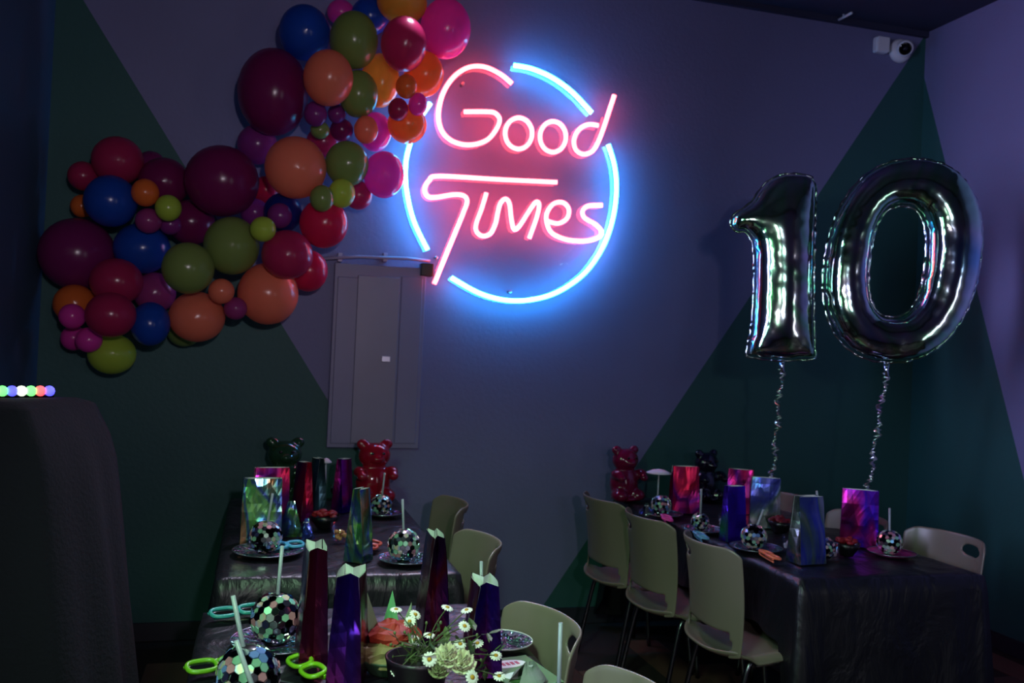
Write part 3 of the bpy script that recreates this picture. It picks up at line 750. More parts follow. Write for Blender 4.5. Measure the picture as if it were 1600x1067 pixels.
# ------------------------------------------------------------------ draped cabinet with party light
drape_m = pm('navy_drape', '#090b18', .95, bump=.3, bscale=80, vary=.2)
P1 = at(42, 632, d=2.55); P2 = at(150, 620, d=2.95); zt = (P1.z + P2.z) / 2
cab = thing('draped_cabinet', 'tall cabinet draped in dark cloth at the left edge with coloured lights on top', 'cabinet', (0, 0, 0))
xl = XL + .06
base = [Vector((xl, P1.y)), Vector((P1.x, P1.y)), Vector((P2.x, P2.y)), Vector((xl, P2.y + .02))]
per = []
for i in range(4):
    a, b = base[i], base[(i + 1) % 4]; k = 14
    per += [a + (b - a) * (j / k) for j in range(k)]
cenv = sum(base, Vector((0, 0))) / 4; n_ = len(per); mb_ = MB(); K = 16
inner_r = [.0, .4, .8, .94]
rings = []
for s in inner_r[1:]: rings.append([(cenv.x + (p_.x - cenv.x) * s, cenv.y + (p_.y - cenv.y) * s, zt - .012 * (s > .9)) for p_ in per])
for k in range(K + 1):
    t_ = k / K; r = []
    for m_, p_ in enumerate(per):
        out = (p_ - cenv).normalized(); fl_ = .03 * min(1, t_ * 12) + .13 * t_ ** .8 + .014 * t_ * math.sin(m_ * 1.3)
        x_ = max(p_.x + out.x * fl_ * 1.6, XL + .012)
        r.append((x_, p_.y + out.y * fl_ * .8, zt - .04 - (zt - .06) * t_ + .02 * (t_ == 0)))
    rings.append(r)
b0_ = len(mb_.v); mb_.v.append((cenv.x, cenv.y, zt))
for r in rings: mb_.v += r
for m_ in range(n_): mb_.f.append((0, 1 + m_, 1 + (m_ + 1) % n_))
for k in range(len(rings) - 1):
    for m_ in range(n_):
        a = 1 + k * n_; mb_.f.append((a + m_, a + n_ + m_, a + n_ + (m_ + 1) % n_, a + (m_ + 1) % n_))
mb_.build('cloth', drape_m, cab)
MB().box(xl + .03, P1.x - .05, P1.y + .05, P2.y - .05, 0, zt - .03).build('body', pm('cabinet_black', '#101014', .6), cab, smooth=False)
lb = thing('party_light_bar', 'row of glowing red green and blue party lights on the draped cabinet', 'party light')
A = at(-20, 613, d=2.72); B = at(84, 611, d=2.86); A.z = B.z = zt + .006
MB().tube([A + (B - A) * -.02, A + (B - A) * 1.0], .006, 8).build('housing', pm('black_plastic', '#0c0c10', .4), lb)
cols = [(1, .06, .06), (.12, .8, .15), (.05, .06, 1), (.55, .65, .5)]
for i, k in enumerate([0, 1, 2, 3, 1, 0, 2]):
    c_ = A + (B - A) * ((i + .5) / 7) + Vector((0, 0, .014))
    MB().ball(c_, .0175, .0175, .0175, 12).build('lamp_dome', emit('led_%d' % k, cols[k], 1.7), lb)
# ------------------------------------------------------------------ things on the tables
def on(px, py): return at(px, py, z=TZ + .004)
TOP = TZ + .0075
HOLO = {
 'purple': holo('holo_purple', ['#2a1046', '#6a1a8a', '#3a18c0', '#a01a70', '#501060'], 3.5, .22),
 'redpurple': holo('holo_red_purple', ['#4a1030', '#b01848', '#5a1878', '#e02850', '#401058'], 3.5, .22),
 'dark': holo('holo_dark_plum', ['#241040', '#4a1858', '#701c30', '#3a1a88', '#300e34'], 2.6, .22, bump=.16),
 'silver': holo('holo_silver', ['#3c4656', '#98a2b4', '#4a58c0', '#70907e', '#b0aec0', '#46505e'], 4.5, .2, 2.2),
 'green': holo('holo_green', ['#5a7a70', '#78c890', '#9ae87a', '#5060c0', '#68a890', '#c08858', '#8aa0a0'], 4.5, .16, 2.5, bump=.4),
 'rainbow': holo('holo_rainbow', ['#f07030', '#40c060', '#5a28e0', '#4020b0', '#5a28e0', '#4828d0', '#803090'], 3.2, .25, 1.0),
 'teal': holo('holo_teal', ['#24343c', '#3a5a60', '#486878', '#304050'], 4, .25)}
lin_w = pm('bag_lining', '#d4dcd6', .6, vary=.04)
def gift_bag(base, wd, g, h, rz, mat, lab, top_gap=.35, tilt=0, tuck=.42):
    """flat bottomed foil bag, sides gusseted inwards towards the open zigzag top"""
    t = thing('gift_bag', lab, 'gift bag', (base[0], base[1], TOP), rz, 'holographic foil gift bags')
    W, G = wd / 2, g / 2; nV = 8
    sd = random.uniform(0, 50)
    def wr(x_, y_, z_): return noise.noise(Vector((x_ * 14 + sd, y_ * 14, z_ * 11))) * .0045 * min(1, z_ * 12)
    def depth_at(v): return G * (1 - (1 - top_gap) * (v ** 1.15))
    def halfw(v): return W * (1 - .05 * v)
    def panel(sgn, off=0.):
        def fn(u, v):
            x_ = (u - .5) * 2 * (halfw(v) - off); z_ = h * v
            bow = .006 * math.sin(PI * u) * v
            return (x_ + tilt * v, sgn * (depth_at(v) + bow - off) + wr(x_, sgn, z_), z_ + off * (v < .01))
        return fn
    def gusset(sgn, off=0.):
        def fn(u, v):
            x_ = sgn * (halfw(v) - off - 2.5 * off * v - (1 - abs(u - .5) * 2) * G * 2 * tuck * v ** .8); y_ = (u - .5) * 2 * (depth_at(v) - off)
            return (x_ + tilt * v, y_, h * v + off * (v < .01))
        return fn
    m_ = HOLO[mat]
    parts = []
    for nm, fn, nu in (('front_panel', panel(-1), 8), ('back_panel', panel(1), 8), ('side_gusset', gusset(-1), 4), ('side_gusset', gusset(1), 4)):
        parts.append(MB().grid(fn, nu, nV).build(nm, m_, t, smooth=False))
    MB().add([(-W, -G, 0), (W, -G, 0), (W, G, 0), (-W, G, 0)], [(0, 3, 2, 1)]).build('bottom', m_, t, smooth=False)
    mb_ = MB()
    for fn, nu in ((panel(-1, .0016), 8), (panel(1, .0016), 8), (gusset(-1, .0016), 4), (gusset(1, .0016), 4)): mb_.grid(fn, nu, nV)
    mb_.build('lining', lin_w, t, smooth=False)
    return t
def bag_px(px, pyb, pyt, wpx, mat, lab, turn=0, g=.085, **k):
    p_ = on(px, pyb); d_ = depth(p_); fa = -math.atan2(p_.x, p_.y)       # face towards the camera position, plus its own turn
    h = (pyb - pyt) * d_ / F * .98
    return gift_bag((p_.x, p_.y + .03), wpx * d_ / F, g, h, fa + math.radians(turn), mat, lab, **k)
def edge_bag(px, pyb, pyt, wb, wt, mat, lab, wd=.19, turn=0):
    p_ = on(px, pyb); d_ = depth(p_); fa = -math.atan2(p_.x, p_.y); h = (pyb - pyt) * d_ / F
    return gift_bag((p_.x, p_.y + wd / 2), wd, wb * d_ / F, h, fa + PI / 2 + math.radians(turn), mat, lab, top_gap=wt / wb, tuck=.5)
# foreground bags seen from their narrow folded side
edge_bag(488, 1050, 864, 46, 27, 'dark', 'slender dark plum foil bag, leftmost of four on the foreground table', .15, 5)
edge_bag(547, 1084, 906, 56, 36, 'dark', 'dark plum foil bag in front, second from left on the foreground table', .15, -6)
edge_bag(682, 1003, 844, 44, 16, 'dark', 'tallest looking plum foil bag behind the flowers, with narrow pale top', .15, 10)
edge_bag(763, 1062, 920, 54, 32, 'dark', 'plum foil bag right of the flowers, beside the foreground chair', .15, 9)
# middle table
bag_px(406, 852, 748, 62, 'green', 'wide green silver holographic bag behind the near left disco cup on the middle table', 4)
bag_px(421, 826, 731, 56, 'redpurple', 'red purple foil bag directly behind the wide green silver one', 8, .06)
bag_px(472, 815, 722, 25, 'redpurple', 'narrow magenta foil bag left of the dark teal one on the middle table', -50, .07)
bag_px(494, 806, 716, 24, 'teal', 'narrow dark teal foil bag between magenta and purple bags on the middle table', -60, .07)
bag_px(535, 802, 717, 26, 'purple', 'narrow purple foil bag left of the red gummy bear', 50, .07)
bag_px(561, 880, 764, 33, 'green', 'slim crinkled green foil bag in the middle of the middle table', 60, .08)
# right table
bag_px(1072, 803, 729, 44, 'redpurple', 'red purple foil bag with pale rim near the dark red gummy bear', 20, .08)
bag_px(1160, 803, 734, 40, 'redpurple', 'dim purple foil bag at the far side behind the rainbow one', -5, .07)
bag_px(1150, 848, 760, 34, 'rainbow', 'violet bag flashing green and orange at its top on the right table', 35, .07)
bag_px(1199, 826, 747, 46, 'silver', 'silver blue foil bag under the ribbon of the digit 1', 5, .07)
bag_px(1266, 882, 776, 50, 'silver', 'nearest silver grey foil bag on the right table', 42, .09)
bag_px(1348, 856, 766, 56, 'purple', 'deep violet foil bag under the ribbon of the digit 0', 3, .07)
# ---- disco ball cups
def goldberg():
    bm = bmesh.new(); bmesh.ops.create_icosphere(bm, subdivisions=3, radius=1.0)
    bm.verts.ensure_lookup_table(); cells = []
    for v in bm.verts:
        n_ = v.co.normalized(); cs = [f.calc_center_median().normalized() for f in v.link_faces]
        ux = n_.orthogonal().normalized(); uy = n_.cross(ux)
        cs.sort(key=lambda c: math.atan2(c.dot(uy), c.dot(ux))); cells.append((n_.copy(), [c.copy() for c in cs]))
    bm.free(); return cells
CELLS = goldberg()
tile_ms = [pm('mirror_tile_silver', '#e2e6ea', .16, 1., vary=.05), pm('mirror_tile_green', '#a4e0bc', .25, .55, vary=.05), pm('mirror_tile_dark', '#3c4048', .06, 1., vary=.05),
           holo('mirror_tile_holo', ['#d8b0d8', '#b0e8c8', '#f0d0b8', '#a8b8f0', '#d8f8e0'], 30, .22, 1, .5, 0), pm('mirror_tile_pink', '#e09ca8', .2, .5, vary=.05), pm('mirror_tile_blue', '#7c9ce0', .2, .5, vary=.05)]
core_m = pm('cup_core', '#0c0d10', .3)
def tile_poly(n_, cs, jit):
    c0 = sum(cs, Vector()) / len(cs)
    tn = (n_ + jit).normalized(); out = []
    for c_ in cs:
        p_ = c0 + (c_ - c0) * .93; p_ = p_ - tn * (p_ - c0).dot(tn); out.append(p_)
    return out, tn
def tile_solid(pts, tn, th=.03):
    k = len(pts); vs = [p_ * 1.0 + tn * .012 for p_ in pts] + [p_ - tn * th for p_ in pts]
    return vs, [tuple(range(k))] + [(i, k + i, k + (i + 1) % k, (i + 1) % k) for i in range(k)]
TILES = None
straw_m = pm('frosted_straw', '#b9c4cc', .3, vary=.03); straw_m.node_tree.nodes['Principled BSDF'].inputs['Transmission Weight'].default_value = .35
def disco_cup(c, R, lab, straw_to=None, fine=False, rz=0):
    t = thing('disco_ball_cup', lab, 'cup', (c[0], c[1], c[2] - R), rz, 'mirrored disco ball cups')
    rnd = random.Random(int(c[0] * 1000) + 5)
    core = MB().ball((0, 0, R), R * .965, n=24).build('cup_body', core_m, t)
    if fine:
        for n_, cs in CELLS:
            if n_.z > .93 or n_.z < -.95: continue
            j = Vector((rnd.gauss(0, .13), rnd.gauss(0, .13), rnd.gauss(0, .13)))
            pts, tn = tile_poly(n_, cs, j); vs, fs = tile_solid(pts, tn)
            o = MB().add([(v.x * R, v.y * R, v.z * R + R) for v in vs], fs).build('tile', rnd.choices(tile_ms, (6, 3, 5, 3, 1.3, 1.3))[0], t, smooth=False)
    else:
        me = MB(); idx = []
        for n_, cs in CELLS:
            if n_.z > .93 or n_.z < -.95: continue
            j = Vector((rnd.gauss(0, .14), rnd.gauss(0, .14), rnd.gauss(0, .14)))
            pts, tn = tile_poly(n_, cs, j); vs, fs = tile_solid(pts, tn)
            me.add([(v.x * R, v.y * R, v.z * R + R) for v in vs], fs); idx += [rnd.choices(range(6), (6, 3, 5, 3, 1.3, 1.3))[0]] * len(fs)
        m2 = me.mesh('mosaic', None, False)
        for m_ in tile_ms: m2.materials.append(m_)
        m2.polygons.foreach_set('material_index', idx); o = link('mosaic', m2, t); tag(o, kind='stuff')
    MB().lathe([(.0001, R * 1.95), (R * .3, R * 1.93), (R * .36, R * 1.90), (R * .37, R * 1.86)], 20).build('lid', pm('cup_lid', '#a8acb4', .12, .8), t)
    MB().lathe([(.0001, 0), (R * .42, 0), (R * .4, R * .06), (R * .3, R * .09)], 20).build('foot', core_m, t)
    if straw_to is not None:
        q = Matrix.Rotation(-rz, 4, 'Z'); tip = q @ (Vector(straw_to) - Vector((c[0], c[1], c[2] - R)))
        a = Vector((0, 0, R * 1.2)); s0 = MB().tube([a, tip], max(.0045, R * .075), 10, caps=False); so = s0.build('straw', straw_m, t); mod(so, 'SOLIDIFY', thickness=.001)
    return t
plate_m = holo('holo_plate', ['#2a3040', '#586878', '#70b898', '#484878', '#b080b0', '#384858', '#90a0b0'], 22, .2, 1.5, .85, .8, 70)
pink_m = holo('holo_plate_pink', ['#e040a0', '#b02878', '#f070c0'], 9, .3, 1, .4, .1)
def plate(x, y, R, lab, mat=None, rimm=None):
    t = thing('plate', lab, 'plate', (x, y, TOP), 0, 'party plates')
    MB().lathe([(.0001, .003), (R * .62, .003), (R * .72, .008), (R * .97, .015), (R * .97, .0125), (R * .72, .0045), (R * .62, 0), (.0001, 0)], 40).build('dish', mat or plate_m, t)
    MB().lathe([(R * .965, .0125), (R * .985, .017), (R, .0165), (R * .985, .0125), (R * .965, .0125)], 40).build('rim', rimm or pm('plate_rim_silver', '#8a8f98', .25, .9), t)
    return t
def cup_px(px, py, rpx, lab, plate_lab=None, straw=None, fine=False, prx=None, pmat=None):
    """cup whose ball centre shows at px, py; stands on a plate"""
    zc = TOP
    for _ in range(8):
        p_ = at(px, py, z=zc); R = rpx * depth(p_) / F; zc = TOP + .004 + R
    p_ = at(px, py, z=zc); st = None
    if straw:
        st = at(straw[0], straw[1], d=depth(p_) + (straw[2] if len(straw) > 2 else 0))
    disco_cup(p_, R, lab, st, fine, random.uniform(0, 6))
    if plate_lab: plate(p_.x + .012, p_.y + .0, prx or R * 1.75, plate_lab, pmat)
    return p_, R
cup_px(431, 965, 39, 'large disco ball cup with straw, far left on the foreground table', 'dark foil plate under the far left disco cup of the foreground table', (441, 853), True, prx=.125)
cup_px(387, 1056, 49, 'disco ball cup cut by the bottom edge on the foreground table', 'dark foil plate at the bottom edge of the picture', (364, 931), True, prx=.13)
cup_px(410, 1128, 52, 'disco ball cup below the picture edge, only its straw showing', None, (369, 1001))
cup_px(415, 838, 25, 'disco ball cup in front of the wide green silver bag on the middle table', 'dark foil plate at the left edge of the middle table', (426, 771), prx=.13)
cup_px(631, 851, 25, 'disco ball cup at the right edge of the middle table', 'dark foil plate at the right edge of the middle table', (629, 780), prx=.105)
cup_px(596, 788, 16, 'small looking disco ball cup below the red gummy bear', 'dark foil plate below the red gummy bear', (601, 739), prx=.09)
cup_px(530, 764, 13, 'disco ball cup in front of the narrow purple bag, far end of the middle table', None)
cup_px(1033, 789, 16, 'disco ball cup with flat white topper at far left of the right table', 'dark foil plate under the topped disco cup on the right table', None, prx=.10)
cup_px(1094, 815, 14, 'disco ball cup right of the red purple bag on the right table', 'dark foil plate in the middle of the right table', (1096, 764), prx=.10)
cup_px(1178, 838, 20, 'disco ball cup in front of the silver blue bag on the right table', 'dark foil plate in front of the violet rainbow bag', (1193, 796), prx=.11)
cup_px(1390, 847, 19, 'disco ball cup on a pink plate at the right end of the right table', 'bright pink foil plate at the right end of the right table', (1390, 794), prx=.10, pmat=pink_m)
cup_px(1288, 856, 17, 'disco ball cup half hidden behind the nearest silver bag', None, (1276, 767))
cup_px(752, 975, 24, 'disco ball cup hidden behind the right plum bag, straw showing above it', None, (752, 877))
cup_px(872, 1110, 40, 'disco ball cup below the right bottom edge, only its long straw showing', None, (876, 973))
plate(*on(783, 1010).xy, .085, 'dark plate with pale scalloped rim right of the plum bag', None, pm('pale_rim', '#c8d2cc', .4))
# white toppers on stems
def topper(px, py, rpx, pyb, lab):
    p_ = on(px, pyb); d_ = depth(p_); top = at(px, py, d=d_); R = rpx * d_ / F
    t = thing('drink_topper', lab, 'topper', (p_.x, p_.y + .04, TOP), 0, 'white flat toppers')
    hz = top.z - TOP
    MB().tube([(0, 0, 0), (0, 0, hz)], .004, 8).build('stem', pm('topper_stem', '#b8bcc8', .5), t)
    MB().lathe([(.0001, hz + .016), (R * .5, hz + .010), (R, hz - .004), (R * .98, hz - .007), (R * .5, hz + .004), (.0001, hz + .009)], 16).build('cap', pm('topper_white', '#d5d6e2', .6), t)
topper(1032, 739, 20, 802, 'white flat cap on a stem left of the red purple bag, right table')
topper(507, 722, 9, 796, 'white flat cap on a stem between bags of the middle table')
# party glasses
def glasses(px, py, col, lab, rz=0, wd=.15, z=0.):
    p_ = on(px, py); t = thing('party_glasses', lab, 'glasses', (p_.x, p_.y, TOP + .018), rz, 'neon party glasses'); t.rotation_euler = (-1.38, 0, rz)
    m_ = pm('neon_' + col.strip('#'), col, .3, vary=.05); a = wd / 4
    for s in (-1, 1):
        pts = [(s * a + a * .9 * math.copysign(abs(math.cos(q)) ** .7, math.cos(q)), 0, .026 + .024 * math.copysign(abs(math.sin(q)) ** .7, math.sin(q))) for q in [2 * PI * k / 20 for k in range(20)]]
        MB().tube(pts, .006, 6, True).build('rim', m_, t)
        MB().tube(spline([(s * wd * .49, .003, .038), (s * wd * .40, .012 + .004 * s, .038), (-s * wd * .40, .014 + .004 * s, .030)], 4), .004, 6).build('temple', m_, t)
    MB().tube(spline([(-a * .2, 0, .036), (0, 0, .042), (a * .2, 0, .036)], 3), .006, 6).build('bridge', m_, t)
    for s in (-1, 1):
        mb_ = MB(); vs = [(s * a + a * .85 * math.cos(2 * PI * k / 16), .001, .026 + .022 * math.sin(2 * PI * k / 16)) for k in range(16)]
        mb_.add(vs, [tuple(range(16))]).build('lens', pm('smoked_lens', '#0c1014', .1), t)
glasses(376, 972, '#3a9a98', 'cyan party glasses lying left of the far left disco cup', .35, .16)
glasses(345, 1060, '#6aa81e', 'lime green party glasses at the left bottom corner of the foreground table', .3, .15)
glasses(462, 1060, '#76b41e', 'lime green party glasses between the bottom disco cup and plum bag', -1.2, .15)
glasses(452, 864, '#56b4d8', 'light blue party glasses right of the left disco cup on the middle table', .3, .13)
glasses(592, 862, '#d86a50', 'coral party glasses beside the right disco cup on the middle table', 1.2, .12)
glasses(1050, 818, '#f050b0', 'hot pink party glasses at the left edge of the right table', 1.2, .13)
glasses(1104, 846, '#6aa8d8', 'light blue party glasses behind the second chair of the right table', 1.3, .13)
glasses(1212, 877, '#f07a5c', 'coral party glasses behind the nearest chair of the right table', 1.4, .14)
# bowls with red snacks
def bowl(px, py, R, lab, fill='#8c1420'):
    p_ = on(px, py); t = thing('snack_bowl', lab, 'bowl', (p_.x, p_.y, TOP), 0, 'bowls of red snacks')
    MB().lathe([(.0001, 0), (R * .5, 0), (R * .55, .006), (R * .85, .03), (R, .055), (R * .96, .055), (R * .8, .032), (R * .5, .012), (.0001, .01)], 28).build('bowl', pm('black_bowl', '#0e0e12', .3), t)
    mb_ = MB(); rnd = random.Random(int(px))
    for k in range(26):
        a, r = rnd.uniform(0, 2 * PI), R * .75 * math.sqrt(rnd.random()); mb_.ball((r * math.cos(a), r * math.sin(a), .045 + .02 * (1 - r / R) + rnd.uniform(0, .012)), rnd.uniform(.012, .02), rnd.uniform(.008, .014), rnd.uniform(.006, .012), 8)
    tag(mb_.build('snacks', pm('snack_' + fill.strip('#'), fill, .5, vary=.3, vscale=40), t), kind='stuff')
bowl(507, 826, .065, 'black bowl of red snacks in the middle of the middle table')
bowl(1322, 869, .055, 'black bowl of red snacks left of the pink plate')
bowl(1219, 833, .06, 'black bowl of dark red snacks beside the silver blue bag', '#6c0c1c')
# clear treat cups and pouches
glass_m = acr
def clear_cup(px, py, R, h, col, lab):
    p_ = on(px, py); t = thing('treat_cup', lab, 'cup', (p_.x, p_.y, TOP), 0, 'clear treat cups')
    o = MB().lathe([(.0001, .001), (R * .75, .001), (R * .8, .004), (R, h), (R * .97, h), (R * .76, .006), (.0001, .005)], 20).build('cup', glass_m, t)
    mb_ = MB(); rnd = random.Random(int(px) + 3)
    for k in range(16):
        a, r = rnd.uniform(0, 2 * PI), R * .5 * math.sqrt(rnd.random()); mb_.ball((r * math.cos(a), r * math.sin(a), .016 + rnd.uniform(0, h * .4)), .009, .009, .008, 8)
    tag(mb_.build('sweets', pm('sweets_' + col.strip('#'), col, .4, vary=.3, vscale=50), t), kind='stuff')
clear_cup(532, 848, .042, .075, '#c08850', 'clear cup of amber sweets in the middle of the middle table')
clear_cup(1299, 875, .032, .06, '#b0a8b0', 'clear cup of pale sweets right of the nearest silver bag')
clear_cup(1232, 864, .03, .07, '#a8a0b8', 'clear cup of pale sweets left of the nearest silver bag')
clear_cup(1130, 826, .03, .06, '#a8b0b8', 'clear cup of pale sweets near the violet rainbow bag')
def pouch(px, py, wd, h, mat, lab, rz=0):
    p_ = on(px, py); t = thing('treat_pouch', lab, 'pouch', (p_.x, p_.y, TOP), rz, 'crinkled treat pouches')
    mb_ = MB()
    def fn(sg):
        def f(u, v):
            ww = wd / 2 * (1 - .72 * v); b = .03 * math.sin(PI * min(1, v * 1.1 + .1)) * math.sin(PI * u) * (1 - v) * 1.6 + .022 * (1 - v)
            return ((u - .5) * 2 * ww, sg * b + noise.noise(Vector((u * 6, v * 6, px))) * .004 * v, h * v)
        return f
    mb_.grid(fn(-1), 8, 8); mb_.grid(fn(1), 8, 8); mb_.build('bag', mat, t, smooth=False)
    MB().tube([(-.012, 0, h * .8), (0, -.008, h * .8), (.012, 0, h * .8), (0, .008, h * .8)], .003, 6, True).build('tie', pm('tie_white', '#c8ccd0', .5), t)
pouch(453, 838, .10, .14, HOLO['green'], 'pointed pale green foil pouch beside the wide green silver bag')
pouch(478, 842, .06, .08, HOLO['silver'], 'small silver foil pouch left of the red snacks on the middle table', .4)
pouch(1010, 806, .07, .06, HOLO['silver'], 'small crinkled silver foil pouch at the far left corner of the right table', .4)
pouch(826, 1068, .09, .05, pm('grey_paper', '#7c8480', .6), 'folded grey paper pouch at the bottom edge right of the plum bag', .3)
# ---- menu card
mc = on(806, 1050); d_ = depth(mc)
card = thing('menu_card', 'green card printed with white ovals and red lettering on the foreground table', 'card', (mc.x, mc.y, TOP), .2)
o = MB().box(-.065, .075, -.11, .09, 0, .0015).build('sheet', pm('card_green', '#4f7a48', .7), card, smooth=False)
for i, (cy_, c_) in enumerate(((.045, '#dfe6de'), (-.035, '#cfe8d8'))):
    e = MB(); e.add([(.05 * math.cos(2 * PI * k / 28), cy_ + .026 * math.sin(2 * PI * k / 28), .0018) for k in range(28)], [tuple(range(28))]); e.build('printed_oval', pm('print_%d' % i, c_, .5), card)
mb_ = MB()
for k in range(5): mb_.box(-.03 + k * .013, -.021 + k * .013, .036, .055, .0018, .0022)
mb_.build('lettering', pm('print_red', '#b02030', .5), card, smooth=False)
# ---- tissue and napkins left of the flowers
ts = on(607, 1050)
tb = thing('tissue_bowl', 'bowl of crumpled red and tan tissue with pale green napkin points beside the flowers', 'bowl', (ts.x, ts.y, TOP))
MB().lathe([(.0001, 0), (.05, 0), (.055, .006), (.075, .035), (.078, .04), (.074, .04), (.05, .01), (.0001, .009)], 28).build('bowl', pm('green_bowl', '#3c5040', .35), tb)
def crumple(name, c, rx, rz_, mat, sd):
    mb_ = MB().ball(c, rx, rx, rz_, 18); v2 = []
    for v in mb_.v:
        q = Vector(v) - Vector(c); k = 1 + .35 * noise.noise(Vector(v) * 45 + Vector((sd, 0, 0))) + .12 * noise.noise(Vector(v) * 120); v2.append(tuple(Vector(c) + q * k))
    mb_.v = v2; mb_.build(name, mat, tb, smooth=False)
crumple('tan_tissue', (0, -.01, .045), .068, .035, pm('tan_tissue', '#8a7850', .7), 3)
crumple('red_tissue', (.012, .012, .082), .062, .034, pm('red_tissue', '#a0281c', .65), 9)
for k, (x_, y_, hh, ro) in enumerate(((-.03, .055, .19, .2), (.01, .06, .18, -.3), (.04, .05, .15, .5))):
    mb_ = MB(); mb_.add([(-.032, 0, .05), (0, -.012, .05), (.032, 0, .05), (.0, 0, hh), (0, .004, .05)], [(0, 1, 3), (1, 2, 3), (2, 4, 3), (4, 0, 3)])
    o = mb_.build('napkin_point', pm('napkin_green_%d' % (k % 2), ('#8fae86', '#5fa870')[k % 2], .6), tb, smooth=False); o.location = (x_, y_, 0); o.rotation_euler = (0, .15 * (k - 1), ro)
# ---- flower arrangement
fb = on(650, 1085); dF = depth(fb)
fa = thing('flower_arrangement', 'dark pot of white daisies and cream blooms with green leaves in the foreground', 'flowers', (fb.x, fb.y, TOP))
MB().lathe([(.0001, 0), (.055, 0), (.062, .01), (.072, .075), (.075, .085), (.069, .085), (.06, .03), (.0001, .025)], 28).build('pot', pm('dark_pot', '#170d18', .35), fa)
crn = MB()
stem_m = pm('stem_green', '#3c4a24', .6); leaf_ms = [pm('leaf_green_%d' % i, c_, .5) for i, c_ in enumerate(('#3d5228', '#54683a', '#2c4426'))]
petal_m = pm('petal_white', '#e6e6dc', .6); eye_m = pm('daisy_yellow', '#b88a1c', .7)
def loc(px, py, dz=0.): return at(px, py, d=dF + dz) - Vector((fb.x, fb.y, TOP))
DAISY = [(619, 952, .05, .2), (699, 949, .06, .3), (640, 971, .06, .9), (726, 978, .0, .8), (671, 992, .03, .25), (671, 1030, -.07, 1.35), (738, 1058, -.08, 1.25), (775, 1024, .02, .6),
         (780, 1056, -.03, .5), (649, 960, .08, .7), (729, 953, .05, .15), (719, 1006, -.02, .7), (620, 1049, -.04, .8), (746, 1005, .04, .5), (700, 1040, -.05, .9), (648, 1000, .06, .8)]
for k, (px, py, dz, tl) in enumerate(DAISY):
    c_ = loc(px, py, dz); root = Vector((random.uniform(-.03, .03), random.uniform(-.03, .03), .07))
    mid = (c_ + root) / 2 + Vector((random.uniform(-.015, .015), 0, .012))
    MB().tube(spline([root, mid, c_], 5), .0016, 5).build('stem', stem_m, fa)
    R = .0165 if tl > 1.2 else .0145
    nrm_ = Vector((math.sin(k * 2.3) * .35, -math.sin(tl), math.cos(tl) + .2)).normalized(); q = nrm_.to_track_quat('Z', 'Y').to_matrix().to_4x4()
    mb_ = MB()
    for j in range(13):
        a = 2 * PI * j / 13; ca, sa = math.cos(a), math.sin(a); w_ = R * .2
        pts = [(R * .25, 0, .0005), (R * .6, w_, .001), (R * .95, w_ * .7, -.001), (R * 1.03, 0, -.0015), (R * .95, -w_ * .7, -.001), (R * .6, -w_, .001)]
        mb_.add([(x_ * ca - y_ * sa, x_ * sa + y_ * ca, z_) for x_, y_, z_ in pts], [tuple(range(6))])
    h_ = mb_.xf(Matrix.Translation(c_) @ q).build('daisy', petal_m, fa, smooth=False)
    MB().ball((0, 0, .001), R * .33, R * .33, R * .2, 10).xf(Matrix.Translation(c_) @ q).build('eye', eye_m, h_)
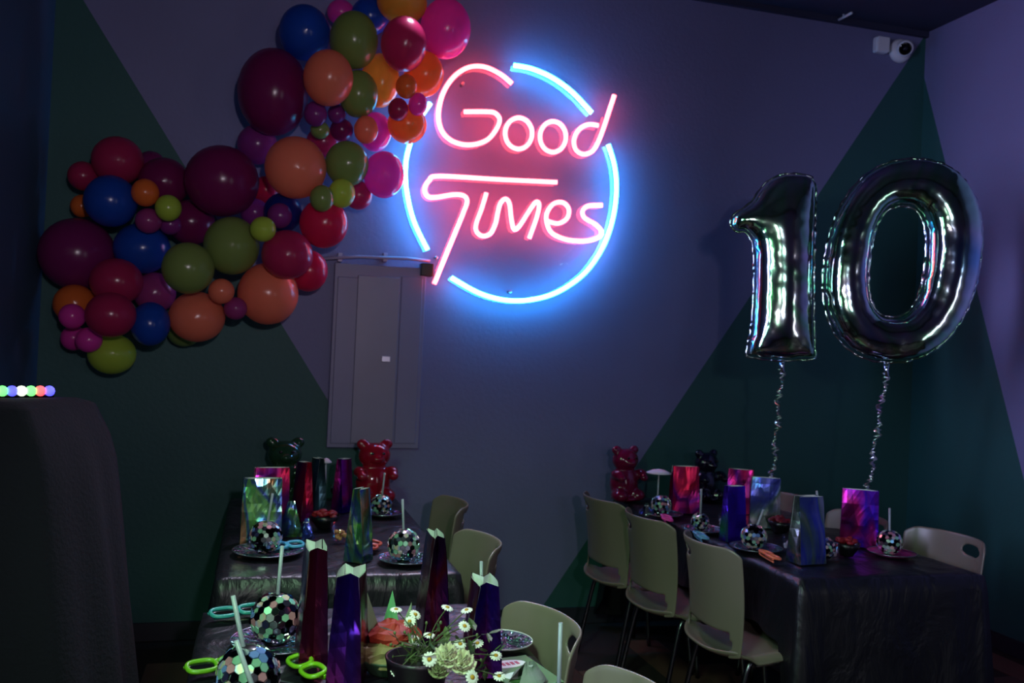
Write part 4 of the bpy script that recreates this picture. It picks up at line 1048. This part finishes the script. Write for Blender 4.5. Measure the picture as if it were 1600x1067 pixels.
def bloom(px, py, dz, R, mat, sd):
    c_ = loc(px, py, dz); rnd = random.Random(sd); mb_ = MB()
    for ring, (nP, tilt_, rr) in enumerate(((5, .25, .35), (7, .6, .6), (9, .95, .85), (10, 1.3, 1.0))):
        for j in range(nP):
            a = 2 * PI * j / nP + ring * .4 + rnd.uniform(-.1, .1)
            def fn(u, v):
                s = (u - .5) * 2; wv = R * .48 * math.sin(PI * min(1, .18 + v * .8)) * (.75 + .25 * rr)
                rad = R * rr * (.15 + .85 * math.sin(v * tilt_ * 1.05)) if tilt_ > .3 else R * .3 * v ** .6
                z_ = R * (1.05 * v * math.cos(tilt_ * .75) - .15 * ring) - .15 * R * s * s
                x_, y_ = rad, s * wv
                return (x_ * math.cos(a) - y_ * math.sin(a), x_ * math.sin(a) + y_ * math.cos(a), z_)
            mb_.grid(fn, 4, 4)
    o = mb_.xf(Matrix.Translation(c_) @ Matrix.Rotation(.5, 4, 'X')).build('bloom', mat, fa); mod(o, 'SOLIDIFY', thickness=.0008)
cream = pm('petal_cream', '#d2d2ae', .6, vary=.12, vscale=40)
bloom(700, 1024, -.05, .034, cream, 1); bloom(722, 1034, -.05, .034, cream, 2); bloom(686, 1045, -.06, .026, pm('petal_sage', '#8c9468', .6), 3)
for k in range(70):
    px, py, dz = random.uniform(612, 778), random.uniform(985, 1070), random.uniform(-.07, .08)
    c_ = loc(px, py, dz); Lf = random.uniform(.022, .045); a = random.uniform(0, 2 * PI); el = random.uniform(.1, 1.1)
    dv = Vector((math.cos(a) * math.cos(el), math.sin(a) * math.cos(el), math.sin(el))); sv = dv.cross(Vector((0, 0, 1))).normalized() * Lf * random.uniform(.10, .24); up_ = dv.cross(sv).normalized() * Lf * .05
    vs = [c_, c_ + dv * Lf * .35 + sv, c_ + dv * Lf * .75 + sv * .7, c_ + dv * Lf, c_ + dv * Lf * .75 - sv * .7, c_ + dv * Lf * .35 - sv, c_ + dv * Lf * .5 + up_]
    MB().add(vs, [(0, 1, 6), (1, 2, 6), (2, 3, 6), (3, 4, 6), (4, 5, 6), (5, 0, 6)]).build('leaf', leaf_ms[k % 3], fa, smooth=False)
for k in range(26):
    px, py = random.uniform(605, 785), random.uniform(970, 1045); c_ = loc(px, py, random.uniform(-.06, .07)); root = Vector((random.uniform(-.03, .03), random.uniform(-.03, .03), .07))
    MB().tube(spline([root, (c_ + root) / 2 + Vector((random.uniform(-.02, .02), 0, .01)), c_], 4), .0012, 4).build('stem', stem_m, fa)
    MB().ball(c_, .0035, .0035, .0045, 8).build('bud', leaf_ms[1], fa)
